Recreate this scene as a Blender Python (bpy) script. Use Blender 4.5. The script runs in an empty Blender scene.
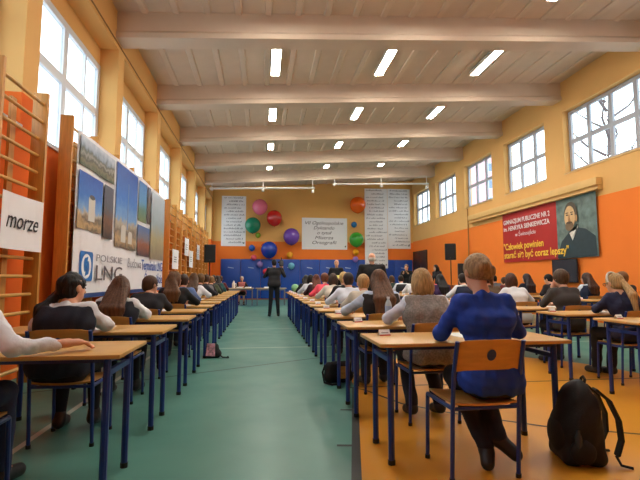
import bpy, math, random
import numpy as np
from mathutils import Matrix, Vector, Euler

random.seed(7)
SC = bpy.context.scene
COL = SC.collection

# ------------------------------------------------------------------ camera, world, light, exposure
FPX, VX, VY, CAMH = 440.0, 262.5, 279.0, 1.15
PITCH = math.atan((VY - 240) / FPX)
YAW = math.atan((320 - VX) / FPX * math.cos(PITCH))
cam = bpy.data.cameras.new('camera')
cam.sensor_width = 36.0
cam.lens = FPX / 640 * 36
cam.clip_start = 0.05
co = bpy.data.objects.new('camera', cam)
COL.objects.link(co)
co.location = (0, 0, CAMH)
co.rotation_euler = (math.radians(90) + PITCH, 0, -YAW)
SC.camera = co

world = bpy.data.worlds.new('overcast_sky')
SC.world = world
world.use_nodes = True
bgn = world.node_tree.nodes['Background']
bgn.inputs[0].default_value = (0.86, 0.95, 1.0, 1)
bgn.inputs[1].default_value = 3.6
LAMP_STRENGTH = 70.0

SC.view_settings.view_transform = 'Standard'
SC.view_settings.look = 'None'
SC.view_settings.gamma = 1
SC.view_settings.use_curve_mapping = False
SC.view_settings.exposure = 0.12
try:
    SC.cycles.use_denoising = True
    SC.cycles.max_bounces = 8
    SC.cycles.diffuse_bounces = 5
    SC.cycles.transparent_max_bounces = 16
    SC.cycles.sample_clamp_indirect = 6.0
except Exception:
    pass

# room dimensions in metres (camera stands at x = 0, y = 0)
XL, XR, YF, YB = -2.84, 8.86, 25.2, -3.6
BAY = 3.27
BEAM_Y = [8.70 + BAY * k for k in range(-3, 5)]
SLOPE = 0.0635
def soffit(x): return 5.76 + (x - XL) * SLOPE
BEAM_H = 0.55
def ceil_z(x): return soffit(x) + BEAM_H


# ------------------------------------------------------------------ helpers
def lin(c):
    return tuple(((v / 255) / 12.92 if v / 255 <= 0.04045 else ((v / 255 + 0.055) / 1.055) ** 2.4) for v in c)

MATS = {}
def mat(name, rgb, rough=0.6, var=0.0, scale=8.0, bump=0.0, bscale=60.0, stretch=None, metal=0.0, spec=0.5, coat=0.0, trans=0.0):
    """plain procedural paint / cloth / wood: base colour with noise variation and fine relief"""
    if name in MATS: return MATS[name]
    m = bpy.data.materials.new(name); m.use_nodes = True
    nt = m.node_tree; b = nt.nodes['Principled BSDF']
    c = lin(rgb)
    b.inputs['Base Color'].default_value = (*c, 1)
    b.inputs['Roughness'].default_value = rough
    b.inputs['Metallic'].default_value = metal
    b.inputs['Specular IOR Level'].default_value = spec
    if coat: b.inputs['Coat Weight'].default_value = coat
    if trans:
        b.inputs['Subsurface Weight'].default_value = 0.0
    if var or bump:
        tc = nt.nodes.new('ShaderNodeTexCoord'); mp = nt.nodes.new('ShaderNodeMapping')
        nt.links.new(tc.outputs['Object'], mp.inputs[0])
        if stretch: mp.inputs['Scale'].default_value = stretch
    if var:
        n = nt.nodes.new('ShaderNodeTexNoise'); n.inputs['Scale'].default_value = scale; n.inputs['Detail'].default_value = 5
        nt.links.new(mp.outputs[0], n.inputs['Vector'])
        r = nt.nodes.new('ShaderNodeMapRange')
        r.inputs['From Min'].default_value = 0.3; r.inputs['From Max'].default_value = 0.7
        r.inputs['To Min'].default_value = 1 - var; r.inputs['To Max'].default_value = 1 + var
        nt.links.new(n.outputs['Fac'], r.inputs['Value'])
        mx = nt.nodes.new('ShaderNodeVectorMath'); mx.operation = 'SCALE'
        mx.inputs[0].default_value = c
        nt.links.new(r.outputs[0], mx.inputs['Scale'])
        nt.links.new(mx.outputs[0], b.inputs['Base Color'])
    if bump:
        n2 = nt.nodes.new('ShaderNodeTexNoise'); n2.inputs['Scale'].default_value = bscale; n2.inputs['Detail'].default_value = 3
        nt.links.new(mp.outputs[0], n2.inputs['Vector'])
        bp = nt.nodes.new('ShaderNodeBump'); bp.inputs['Strength'].default_value = bump; bp.inputs['Distance'].default_value = 0.01
        nt.links.new(n2.outputs['Fac'], bp.inputs['Height'])
        nt.links.new(bp.outputs[0], b.inputs['Normal'])
    MATS[name] = m
    return m

def two_tone(name, low, high, z, axis='Z', rough=0.75):
    """wall paint: one colour below height z, another above it, with a crisp painted edge and slight mottling"""
    m = bpy.data.materials.new(name); m.use_nodes = True
    nt = m.node_tree; b = nt.nodes['Principled BSDF']; b.inputs['Roughness'].default_value = rough
    b.inputs['Specular IOR Level'].default_value = 0.25
    g = nt.nodes.new('ShaderNodeNewGeometry'); s = nt.nodes.new('ShaderNodeSeparateXYZ')
    nt.links.new(g.outputs['Position'], s.inputs[0])
    gt = nt.nodes.new('ShaderNodeMath'); gt.operation = 'GREATER_THAN'; gt.inputs[1].default_value = z
    nt.links.new(s.outputs[axis], gt.inputs[0])
    mx = nt.nodes.new('ShaderNodeMix'); mx.data_type = 'RGBA'
    mx.inputs[6].default_value = (*lin(low), 1); mx.inputs[7].default_value = (*lin(high), 1)
    nt.links.new(gt.outputs[0], mx.inputs[0])
    n = nt.nodes.new('ShaderNodeTexNoise'); n.inputs['Scale'].default_value = 1.2; n.inputs['Detail'].default_value = 6
    nt.links.new(g.outputs['Position'], n.inputs['Vector'])
    r = nt.nodes.new('ShaderNodeMapRange'); r.inputs['To Min'].default_value = 0.92; r.inputs['To Max'].default_value = 1.06
    nt.links.new(n.outputs['Fac'], r.inputs['Value'])
    v = nt.nodes.new('ShaderNodeVectorMath'); v.operation = 'SCALE'
    nt.links.new(mx.outputs[2], v.inputs[0]); nt.links.new(r.outputs[0], v.inputs['Scale'])
    nt.links.new(v.outputs[0], b.inputs['Base Color'])
    MATS[name] = m
    return m

def emit(name, rgb, strength):
    m = bpy.data.materials.new(name); m.use_nodes = True
    b = m.node_tree.nodes['Principled BSDF']
    b.inputs['Base Color'].default_value = (0.8, 0.8, 0.8, 1)
    b.inputs['Emission Color'].default_value = (*lin(rgb), 1)
    b.inputs['Emission Strength'].default_value = strength
    MATS[name] = m
    return m

def pane_mat(name):
    m = bpy.data.materials.new(name); m.use_nodes = True
    nt = m.node_tree; nt.nodes.clear()
    o = nt.nodes.new('ShaderNodeOutputMaterial'); t = nt.nodes.new('ShaderNodeBsdfTransparent')
    g = nt.nodes.new('ShaderNodeBsdfGlossy'); g.inputs['Roughness'].default_value = 0.05
    mx = nt.nodes.new('ShaderNodeMixShader'); mx.inputs[0].default_value = 0.06
    t.inputs[0].default_value = (0.93, 0.97, 0.98, 1)
    nt.links.new(t.outputs[0], mx.inputs[1]); nt.links.new(g.outputs[0], mx.inputs[2]); nt.links.new(mx.outputs[0], o.inputs[0])
    MATS[name] = m
    return m

class MB:
    """collects shapes, builds ONE mesh object"""
    def __init__(s): s.v = []; s.f = []; s.m = []
    def quad(s, pts, mi=0):
        n = len(s.v); s.v += [tuple(p) for p in pts]; s.f.append(tuple(range(n, n + len(pts)))); s.m.append(mi); return s
    def box(s, x0, x1, y0, y1, z0, z1, mi=0, M=None):
        n = len(s.v)
        p = [(x0, y0, z0), (x1, y0, z0), (x1, y1, z0), (x0, y1, z0), (x0, y0, z1), (x1, y0, z1), (x1, y1, z1), (x0, y1, z1)]
        if M is not None: p = [tuple(M @ Vector(q)) for q in p]
        s.v += p
        for q in ((0, 3, 2, 1), (4, 5, 6, 7), (0, 1, 5, 4), (1, 2, 6, 5), (2, 3, 7, 6), (3, 0, 4, 7)):
            s.f.append(tuple(n + i for i in q)); s.m.append(mi)
        return s
    def prism(s, pts, d, mi=0):
        """polygon pts (3d, planar) extruded by vector d"""
        n = len(s.v); k = len(pts); d = Vector(d)
        s.v += [tuple(p) for p in pts] + [tuple(Vector(p) + d) for p in pts]
        s.f.append(tuple(range(n + k - 1, n - 1, -1))); s.m.append(mi)
        s.f.append(tuple(range(n + k, n + 2 * k))); s.m.append(mi)
        for i in range(k):
            j = (i + 1) % k; s.f.append((n + i, n + j, n + k + j, n + k + i)); s.m.append(mi)
        return s
    def tube(s, pts, r, seg=8, mi=0, cap=True):
        pts = [Vector(p) for p in pts]; rr = r if isinstance(r, (list, tuple)) else [r] * len(pts)
        n0 = len(s.v); up = None
        for i, p in enumerate(pts):
            if i == 0: t = pts[1] - p
            elif i == len(pts) - 1: t = p - pts[-2]
            else: t = (pts[i + 1] - p).normalized() + (p - pts[i - 1]).normalized()
            t.normalize()
            if up is None:
                up = Vector((0, 0, 1)) if abs(t.z) < 0.9 else Vector((1, 0, 0))
            a = t.cross(up).normalized(); b = a.cross(t).normalized(); up = b
            for k in range(seg):
                an = 2 * math.pi * (k + 0.5) / seg
                s.v.append(tuple(p + a * (math.cos(an) * rr[i]) + b * (math.sin(an) * rr[i])))
        for i in range(len(pts) - 1):
            for k in range(seg):
                j = (k + 1) % seg
                s.f.append((n0 + i * seg + k, n0 + i * seg + j, n0 + (i + 1) * seg + j, n0 + (i + 1) * seg + k)); s.m.append(mi)
        if cap:
            s.f.append(tuple(n0 + k for k in range(seg - 1, -1, -1))); s.m.append(mi)
            e = n0 + (len(pts) - 1) * seg
            s.f.append(tuple(e + k for k in range(seg))); s.m.append(mi)
        return s
    def lathe(s, prof, seg=16, c=(0, 0, 0), mi=0):
        n0 = len(s.v)
        for (r, z) in prof:
            for k in range(seg):
                a = 2 * math.pi * k / seg
                s.v.append((c[0] + r * math.cos(a), c[1] + r * math.sin(a), c[2] + z))
        for i in range(len(prof) - 1):
            for k in range(seg):
                j = (k + 1) % seg
                s.f.append((n0 + i * seg + k, n0 + i * seg + j, n0 + (i + 1) * seg + j, n0 + (i + 1) * seg + k)); s.m.append(mi)
        s.f.append(tuple(n0 + k for k in range(seg - 1, -1, -1))); s.m.append(mi)
        e = n0 + (len(prof) - 1) * seg
        s.f.append(tuple(e + k for k in range(seg))); s.m.append(mi)
        return s
    def mesh(s, name, mats, smooth=False, bevel=0.0):
        me = bpy.data.meshes.new(name); me.from_pydata(s.v, [], s.f)
        for m in (mats if isinstance(mats, (list, tuple)) else [mats]): me.materials.append(m)
        if len(me.materials) > 1: me.polygons.foreach_set('material_index', s.m)
        me.update()
        if bevel:
            import bmesh
            bm = bmesh.new(); bm.from_mesh(me)
            bmesh.ops.bevel(bm, geom=bm.edges[:], offset=bevel, segments=2, affect='EDGES', profile=0.5, clamp_overlap=True)
            bm.to_mesh(me); bm.free(); smooth = True
        if smooth:
            me.polygons.foreach_set('use_smooth', [True] * len(me.polygons))
            if hasattr(me, 'set_sharp_from_angle'): me.set_sharp_from_angle(angle=math.radians(40))
        return me
    def build(s, name, mats, parent=None, smooth=False, bevel=0.0, loc=None):
        return link(name, s.mesh(name, mats, smooth, bevel), parent, loc)

def link(name, me, parent=None, loc=None):
    o = bpy.data.objects.new(name, me); COL.objects.link(o)
    if parent is not None: o.parent = parent
    if loc is not None: o.location = loc
    return o

def empty(name, loc=(0, 0, 0), rz=0.0):
    o = bpy.data.objects.new(name, None); COL.objects.link(o)
    o.location = loc; o.rotation_euler = (0, 0, rz); o.empty_display_size = 0.1
    return o

def tag(o, label, cat, group=None):
    o['label'] = label; o['category'] = cat
    if group: o['group'] = group
    return o

def structure(o, label=None):
    o['kind'] = 'structure'
    if label: o['label'] = label
    return o

def copy_tree(o, parent=None):
    c = o.copy(); COL.objects.link(c); c.parent = parent
    for ch in list(o.children): copy_tree(ch, c)
    return c

def text(body, size, material, parent, M, shear=0.0, align='CENTER', name='lettering', extrude=0.001, spacing=1.0, bold=0.0, fit=None):
    """flat lettering as a mesh; M places it (local x = reading direction, y = up); fit = width it is squeezed to"""
    cu = bpy.data.curves.new(name, 'FONT'); cu.body = body; cu.size = size; cu.align_x = align
    cu.shear = shear; cu.extrude = extrude; cu.space_character = spacing; cu.offset = bold; cu.resolution_u = 3
    t = bpy.data.objects.new(name, cu); COL.objects.link(t)
    bpy.context.view_layer.update()
    me = bpy.data.meshes.new_from_object(t.evaluated_get(bpy.context.evaluated_depsgraph_get()))
    bpy.data.objects.remove(t); bpy.data.curves.remove(cu)
    if fit and len(me.vertices):
        xs = [v.co.x for v in me.vertices]; w = max(xs) - min(xs)
        me.transform(Matrix.Scale(fit / w, 4, Vector((1, 0, 0))))
    me.materials.clear(); me.materials.append(material)
    me.transform(M)
    return link(name, me, parent)

def frame_M(o, xdir, ydir):
    """matrix whose local x, y axes are xdir, ydir at origin o"""
    x = Vector(xdir).normalized(); y = Vector(ydir).normalized(); z = x.cross(y)
    M = Matrix.Identity(4)
    for i in range(3):
        M[i][0] = x[i]; M[i][1] = y[i]; M[i][2] = z[i]; M[i][3] = o[i]
    return M


# ------------------------------------------------------------------ materials
CREAM, ORANGE = (226, 178, 110), (242, 130, 50)
M_wall = two_tone('wall_paint', ORANGE, CREAM, 3.35)
M_wall_left_shaded = two_tone('wall_paint_left_shaded', (226, 104, 30), CREAM, 3.35)  # same orange paint, darkened to put the left wall's shade into its colour
M_wall_far = two_tone('wall_paint_far', ORANGE, (230, 180, 106), 3.28)
M_ceil = mat('ceiling_concrete', (206, 186, 166), 0.85, 0.05, 2.0, 0.15, 25)
M_beam = mat('beam_concrete', (208, 188, 168), 0.8, 0.05, 1.5, 0.1, 30)
M_frame_w = mat('white_window_frame', (214, 220, 228), 0.4)
M_frame_g = mat('grey_window_frame', (168, 172, 182), 0.45)
M_pane = pane_mat('window_glass')
M_wood = mat('bars_wood', (196, 138, 62), 0.45, 0.14, 6, stretch=(8, 8, 0.8))
M_rung = mat('rung_wood', (206, 156, 78), 0.4, 0.12, 6, stretch=(8, 0.8, 8))
M_top = mat('beech_laminate', (206, 160, 92), 0.32, 0.07, 5, stretch=(0.7, 8, 8))
M_edge = mat('beech_edge', (188, 140, 78), 0.4, 0.1, 8)
M_ply = mat('plywood', (202, 150, 80), 0.4, 0.1, 6, stretch=(0.8, 6, 6))
M_blue = mat('blue_enamel', (27, 53, 128), 0.35, 0.06, 20)
M_navyp = mat('dark_blue_enamel', (30, 40, 96), 0.35)
M_white = mat('white_paper', (236, 238, 242), 0.8)
M_redp = mat('red_print', (196, 40, 50), 0.7)
M_black = mat('black_plastic', (18, 18, 20), 0.5)
M_blackcloth = mat('black_nylon', (14, 14, 17), 0.75, 0.2, 30, 0.3, 120)
M_ink = mat('dark_ink', (38, 34, 44), 0.8)
M_mat = mat('mat_vinyl', (20, 74, 168), 0.45, 0.06, 3, 0.05, 10)
M_skin = mat('skin', (214, 160, 130), 0.55, 0.05, 12)
M_metal = mat('grey_metal', (150, 150, 155), 0.35, metal=0.8)
M_whitepaint = mat('white_enamel', (220, 216, 208), 0.4)
M_lamp = emit('lamp_diffuser', (255, 246, 232), LAMP_STRENGTH)
M_dark_door = mat('dark_brown_door', (52, 28, 22), 0.5, 0.1, 4)
M_eye = mat('eye_dark', (30, 22, 20), 0.2)
M_lip = mat('lip', (176, 100, 92), 0.5)


# ------------------------------------------------------------------ floor
def court_floor():
    m = bpy.data.materials.new('court_floor'); m.use_nodes = True
    nt = m.node_tree; b = nt.nodes['Principled BSDF']
    b.inputs['Roughness'].default_value = 0.34; b.inputs['Specular IOR Level'].default_value = 0.4
    g = nt.nodes.new('ShaderNodeNewGeometry')
    n = nt.nodes.new('ShaderNodeTexNoise'); n.inputs['Scale'].default_value = 0.9; n.inputs['Detail'].default_value = 8
    nt.links.new(g.outputs['Position'], n.inputs['Vector'])
    r = nt.nodes.new('ShaderNodeValToRGB')
    r.color_ramp.elements[0].position = 0.3; r.color_ramp.elements[0].color = (*lin((74, 128, 118)), 1)
    r.color_ramp.elements[1].position = 0.7; r.color_ramp.elements[1].color = (*lin((88, 141, 130)), 1)
    nt.links.new(n.outputs['Fac'], r.inputs[0]); nt.links.new(r.outputs[0], b.inputs['Base Color'])
    n3 = nt.nodes.new('ShaderNodeTexNoise'); n3.inputs['Scale'].default_value = 2.5
    nt.links.new(g.outputs['Position'], n3.inputs['Vector'])
    mr = nt.nodes.new('ShaderNodeMapRange'); mr.inputs['To Min'].default_value = 0.26; mr.inputs['To Max'].default_value = 0.46
    nt.links.new(n3.outputs['Fac'], mr.inputs[0]); nt.links.new(mr.outputs[0], b.inputs['Roughness'])
    return m
floor = structure(MB().box(XL - 0.6, XR + 0.6, YB - 0.3, YF + 0.3, -0.2, 0).build('floor', court_floor()), 'teal gym floor with an orange painted key')

def strip(pts, w, name, material, z=0.002):
    b = MB(); pts = [Vector((p[0], p[1], 0)) for p in pts]
    L = []; R = []
    for i, p in enumerate(pts):
        t = (pts[min(i + 1, len(pts) - 1)] - pts[max(i - 1, 0)]).normalized(); nrm = Vector((-t.y, t.x, 0))
        L.append(p + nrm * w / 2); R.append(p - nrm * w / 2)
    for i in range(len(pts) - 1):
        b.quad([(*R[i][:2], z), (*R[i + 1][:2], z), (*L[i + 1][:2], z), (*L[i][:2], z)])
    return b.build(name, material, floor)
M_key = mat('orange_floor_paint', (214, 148, 44), 0.33, 0.05, 1.5, spec=0.4)
M_lw = mat('white_line_paint', (186, 200, 190), 0.5)
M_lb = mat('black_line_paint', (30, 34, 36), 0.45)
FTY, FTXL = 4.72, 0.99
KC = FTXL + 1.8
key = [(FTXL - 1.2, FTY - 5.8), (KC + 3.0, FTY - 5.8), (KC + 1.8, FTY)]
key += [(KC + 1.8 * math.cos(a), FTY + 1.8 * math.sin(a)) for a in [math.pi * i / 24 for i in range(1, 24)]] + [(FTXL, FTY)]
MB().quad([(x, y, 0.0012) for x, y in key]).build('painted_key', M_key, floor)
strip([(FTXL - 1.2, FTY - 5.8), (FTXL, FTY)], 0.06, 'court_line', M_lb)
strip([(KC + 3.0, FTY - 5.8), (KC + 1.8, FTY)], 0.05, 'court_line', M_lb)
strip([(FTXL, FTY), (KC + 1.8, FTY)], 0.03, 'court_line', M_lb)
for yy in (3.92, 3.1, 2.5):
    xx = FTXL - (FTY - yy) * 1.2 / 5.8
    strip([(xx - 0.13, yy + 0.02), (xx, yy)], 0.035, 'lane_mark', M_lb, 0.0025)
strip([(0.9, 4.75), (1.06, 4.6), (1.29, 4.05), (1.62, 3.72), (2.2, 3.3), (2.9, 3.0)], 0.03, 'court_line', M_lb, 0.003)
strip([(-2.4, 4.9), (-1.6, 5.22), (-0.75, 5.67), (0, 6.07), (0.74, 6.47), (2.2, 7.1), (4.5, 7.9), (8, 8.6)], 0.028, 'court_line', M_lb, 0.0025)
strip([(-1.64, -3), (-1.64, 24)], 0.05, 'court_line', M_lw)
strip([(-2.6, 7.58), (8.6, 7.58)], 0.05, 'court_line', M_lw)
strip([(-2.6, 10.4), (8.6, 10.4)], 0.05, 'court_line', M_lw, 0.0024)
strip([(-2.6, 15.6), (8.6, 15.6)], 0.05, 'court_line', M_lb, 0.0024)

# ------------------------------------------------------------------ walls with window openings
PIL = [8.90 + BAY * k for k in range(-4, 6)]
L_OPEN = [(PIL[i] + 0.15, PIL[i + 1] - 0.2) for i in range(len(PIL) - 1) if PIL[i + 1] - 0.15 > YB + 1.0 and PIL[i] + 0.15 < YF - 1.0]
L_OPEN = [(max(a, YB + 0.4), min(b, YF - 0.35)) for a, b in L_OPEN]
LZ0, LZ1 = 2.9, 5.62
wl = MB()
wl.box(XL - 0.42, XL, YB, YF + 0.3, 0, LZ0)
wl.box(XL - 0.42, XL, YB, YF + 0.3, LZ1, 6.9)
edges = [YB] + [v for ab in L_OPEN for v in ab] + [YF + 0.3]
for i in range(0, len(edges), 2): wl.box(XL - 0.42, XL, edges[i], edges[i + 1], LZ0, LZ1)
for a, b in L_OPEN: wl.box(XL - 0.42, XL - 0.34, a, b, 5.27, LZ1)
wall_left = structure(wl.build('wall_left', M_wall_left_shaded), 'left gym wall, orange below and cream above')
MB().tube([(XL + 0.012, YB, 5.70), (XL + 0.012, YF, 5.70)], 0.012, 6).build('conduit', mat('conduit_brown', (150, 110, 60), 0.6), wall_left)

R_C = [13.85 + BAY * k for k in range(-5, 4)]
R_OPEN = [(c - (2.0 if 10 < c < 11 else 1.2), c + 1.2) for c in R_C if c > YB + 2]
RZ0, RZ1 = 4.22, 6.14
wr = MB()
wr.box(XR, XR + 0.35, YB, YF + 0.3, 0, RZ0)
wr.box(XR, XR + 0.35, YB, YF + 0.3, RZ1, 7.6)
edges = [YB] + [v for ab in R_OPEN for v in ab] + [YF + 0.3]
for i in range(0, len(edges), 2): wr.box(XR, XR + 0.35, edges[i], edges[i + 1], RZ0, RZ1)
wall_right = structure(wr.build('wall_right', M_wall), 'right gym wall, orange below and cream above')
MB().tube([(XR - 0.03, 18.0, 0), (XR - 0.03, 18.0, 4.2)], 0.022, 8).build('pipe', mat('pipe_orange', (176, 120, 58), 0.6), wall_right)

def gable(y0, y1, name, material, label):
    b = MB()
    x0, x1 = XL - 0.42, XR + 0.35
    b.prism([(x0, y0, 0), (x1, y0, 0), (x1, y0, ceil_z(x1) + 0.2), (x0, y0, ceil_z(x0) + 0.2)], (0, y1 - y0, 0))
    return structure(b.build(name, material), label)
wall_far = gable(YF, YF + 0.3, 'wall_far', M_wall_far, 'far gym wall with cream upper part and orange band')
wall_near = gable(YB - 0.3, YB, 'wall_near', M_wall, 'gym wall behind the viewer')

# windows
NW = [0]
def window(side, y0, y1, z0, z1, x, material, cols, rows_at, inward, fw=0.06):
    NW[0] += 1
    w = empty('window_%d' % NW[0], (x, y0, z0)); structure(w, 'tall %s framed window of the %s wall' % ('white' if side == 'left' else 'grey', side))
    W, H = y1 - y0, z1 - z0
    mh = fw * 0.6
    f = MB()
    f.box(-0.035, 0.035, 0, fw, 0, H).box(-0.035, 0.035, W - fw, W, 0, H)
    f.box(-0.035, 0.035, fw, W - fw, 0, fw).box(-0.035, 0.035, fw, W - fw, H - fw, H)
    f.build('frame', material, w)
    ys = [W * i / cols for i in range(cols + 1)]
    zs = [0] + [r * H for r in rows_at] + [H]
    for yv in ys[1:-1]: MB().box(-0.03, 0.03, yv - mh, yv + mh, fw, H - fw).build('mullion', material, w)
    for zv in zs[1:-1]: MB().box(-0.032, 0.032, fw, W - fw, zv - mh, zv + mh).build('transom', material, w)
    for i in range(cols):
        for j in range(len(zs) - 1):
            a = ys[i] + (fw if i == 0 else mh); bb = ys[i + 1] - (fw if i == cols - 1 else mh)
            c = zs[j] + (fw if j == 0 else mh); d = zs[j + 1] - (fw if j == len(zs) - 2 else mh)
            MB().box(-0.004, 0.004, a, bb, c, d).build('pane', M_pane, w)
            if side == 'left' and i % 2 == 1:
                sash = MB().box(-0.028, 0.028, a + 0.55 * (bb - a), a + 0.55 * (bb - a) + 0.05, c, d)
                sash.build('sash_bar', material, w)
    # sky portal just outside the pane
    la = bpy.data.lights.new('window_daylight', 'AREA'); la.shape = 'RECTANGLE'; la.size = H; la.size_y = W
    la.cycles.is_portal = True
    lo = bpy.data.objects.new('window_daylight', la); COL.objects.link(lo)
    lo.location = (x - inward * 0.12, (y0 + y1) / 2, (z0 + z1) / 2)
    lo.rotation_euler = (0, -inward * math.pi / 2, 0)
    return w
for a, b in L_OPEN:
    window('left', a + 0.01, b - 0.01, LZ0 + 0.06, 5.26, XL - 0.36, M_frame_w, 2, [0.58], 1, 0.12)
    MB().box(XL - 0.34, XL + 0.03, a + 0.003, b - 0.003, LZ0 - 0.0, LZ0 + 0.05).build('window_sill', M_frame_w, wall_left)
for a, b in R_OPEN:
    window('right', a + 0.01, b - 0.01, RZ0 + 0.05, RZ1 - 0.01, XR + 0.22, M_frame_g, 4 if b - a > 3 else 3, [0.5], -1, 0.1)
    MB().box(XR - 0.03, XR + 0.2, a + 0.003, b - 0.003, RZ0, RZ0 + 0.04).build('window_sill', mat('sill_cream', (214, 178, 120), 0.5), wall_right)

# ------------------------------------------------------------------ ceiling: roof deck, slabs, beams
cb = MB()
cb.prism([(XL - 0.42, YB - 0.3, ceil_z(XL - 0.42) + 0.1), (XR + 0.35, YB - 0.3, ceil_z(XR + 0.35) + 0.1),
          (XR + 0.35, YB - 0.3, ceil_z(XR + 0.35) + 0.3), (XL - 0.42, YB - 0.3, ceil_z(XL - 0.42) + 0.3)], (0, YF - YB + 0.6, 0))
ceiling = structure(cb.build('ceiling', M_ceil), 'sloping concrete slab ceiling with cross beams')
bw = 0.42
for y in BEAM_Y:
    b = MB()
    P = [(-bw / 2, 0.0), (bw / 2, 0.0), (bw / 2, 0.1), (bw / 2 - 0.04, 0.16), (bw / 2 - 0.04, 0.66), (-bw / 2 + 0.04, 0.66), (-bw / 2 + 0.04, 0.16), (-bw / 2, 0.1)]
    ring = [(XL - 0.02, y + p[0], soffit(XL) + p[1]) for p in P]
    b.prism(ring, (XR - XL + 0.04, 0, (XR - XL + 0.04) * SLOPE))
    b.build('beam', M_beam, ceiling)
bays = [YB] + BEAM_Y + [YF]
SW = 0.6
for i in range(len(bays) - 1):
    y0 = bays[i] + (bw / 2 - 0.05 if i else 0); y1 = bays[i + 1] - (bw / 2 - 0.05 if i < len(bays) - 2 else 0)
    if y1 - y0 < 0.3: continue
    g = 0.004
    b = MB()
    b.prism([(g, 0, g * SLOPE), (SW - g, 0, (SW - g) * SLOPE), (SW - g + 0.012, 0, (SW - g) * SLOPE + 0.03), (SW - g + 0.012, 0, (SW - g) * SLOPE + 0.095), (g - 0.012, 0, g * SLOPE + 0.095), (g - 0.012, 0, g * SLOPE + 0.03)], (0, y1 - y0, 0))
    me = b.mesh('slab', M_ceil)
    rib = MB().prism([(-0.085, 0, 0.012), (-0.055, 0, -0.035), (0.055, 0, -0.035), (0.085, 0, 0.012)], (0, y1 - y0, 0)).mesh('rib', M_beam)
    x = XL - 0.1
    while x < XR:
        link('slab', me, ceiling, (x, y0, ceil_z(x))); link('rib', rib, ceiling, (x, y0, ceil_z(x))); x += SW

# ceiling lamps
lamp0 = None
for i in range(len(BEAM_Y)):
    yc = BEAM_Y[i] + BAY * 0.5 - 0.05
    if yc > YF - 3 or yc < 2.5: continue  # the nearest row kept is out of view, added to brighten the foreground
    for x in (0.26, 2.98, 5.66):
        if lamp0 is None:
            lamp0 = empty('ceiling_lamp')
            MB().box(-0.115, 0.115, -0.66, 0.66, -0.06, 0.05).build('housing', M_whitepaint, lamp0, bevel=0.01)
            MB().box(-0.1, 0.1, -0.64, 0.64, -0.066, -0.0605).build('diffuser', M_lamp, lamp0)
            MB().box(-0.118, 0.118, -0.672, -0.661, -0.07, 0.04).build('end_cap', M_whitepaint, lamp0)
            MB().box(-0.118, 0.118, 0.661, 0.672, -0.07, 0.04).build('end_cap', M_whitepaint, lamp0)
            l = lamp0
        else: l = copy_tree(lamp0)
        l.location = (x, yc, ceil_z(x) - 0.092)
        l.rotation_euler = (0, -math.atan(SLOPE), 0)
        tag(l, 'lit fluorescent tube lamp on the slab ceiling', 'ceiling lamp', 'fluorescent ceiling lamps in three rows')

# ------------------------------------------------------------------ wall bars on the left wall
RUNGS = [0.18 + 0.2 * i for i in range(14)] + [2.98, 3.2]
def wall_bars_proto():
    r = empty('wall_bars'); W = 0.95
    for y in (0.0, W - 0.05):
        MB().box(0, 0.165, y, y + 0.05, 0, 3.34).build('post', M_wood, r, bevel=0.006)
    MB().box(0.0, 0.03, W / 2 - 0.05, W / 2 + 0.05, 0, 3.1).build('middle_upright', M_wood, r)
    me = MB().tube([(0, 0.05, 0), (0, W - 0.05, 0)], 0.02, 8).mesh('rung', M_rung, smooth=True)
    for i, z in enumerate(RUNGS):
        link('rung', me, r, (0.085 if i < 14 else 0.115, 0, z))
    return r
bars = wall_bars_proto()
BAR_Y = [(0.35, 'beside the white-shirted student'), (2.35, 'behind the front left desk'), (4.5, 'carrying the sheet with black lettering'), (6.1, 'under the start of the photo banner'),
         (8.0, 'behind the middle of the photo banner'), (10.15, 'behind the far end of the photo banner')]
BAR_Y += [(12.4 + 0.96 * i, None) for i in range(9)]
for i, (y, what) in enumerate(BAR_Y):
    b = bars if i == 0 else copy_tree(bars)
    b.location = (XL + 0.14, y, 0)
    if what: tag(b, 'wooden wall bars ' + what, 'wall bars', 'gym wall bars')
    else: tag(b, 'wooden wall bars in the row between photo banner and far corner', 'wall bars', 'gym wall bars in the far row')

# ------------------------------------------------------------------ photo banner on the wall bars
def print_mat(name, stops, nscale=6, namt=0.25, aniso=(1, 1, 1)):
    """printed photograph: colours by height on the print, broken up by noise"""
    m = bpy.data.materials.new(name); m.use_nodes = True
    nt = m.node_tree; b = nt.nodes['Principled BSDF']; b.inputs['Roughness'].default_value = 0.45
    tc = nt.nodes.new('ShaderNodeTexCoord'); s = nt.nodes.new('ShaderNodeSeparateXYZ'); nt.links.new(tc.outputs['Generated'], s.inputs[0])
    mp = nt.nodes.new('ShaderNodeMapping'); mp.inputs['Scale'].default_value = aniso; nt.links.new(tc.outputs['Object'], mp.inputs[0])
    n = nt.nodes.new('ShaderNodeTexNoise'); n.inputs['Scale'].default_value = nscale; n.inputs['Detail'].default_value = 6; nt.links.new(mp.outputs[0], n.inputs['Vector'])
    ma = nt.nodes.new('ShaderNodeMath'); ma.operation = 'MULTIPLY_ADD'; ma.inputs[1].default_value = namt; nt.links.new(n.outputs['Fac'], ma.inputs[0]); nt.links.new(s.outputs['Z'], ma.inputs[2])
    sb = nt.nodes.new('ShaderNodeMath'); sb.operation = 'SUBTRACT'; sb.inputs[1].default_value = namt / 2; nt.links.new(ma.outputs[0], sb.inputs[0])
    r = nt.nodes.new('ShaderNodeValToRGB'); el = r.color_ramp.elements
    el[0].position = stops[0][0]; el[0].color = (*lin(stops[0][1]), 1); el[1].position = stops[-1][0]; el[1].color = (*lin(stops[-1][1]), 1)
    for p, c in stops[1:-1]:
        e = el.new(p); e.color = (*lin(c), 1)
    nt.links.new(sb.outputs[0], r.inputs[0]); nt.links.new(r.outputs[0], b.inputs['Base Color'])
    return m
BX = -2.50
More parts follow.
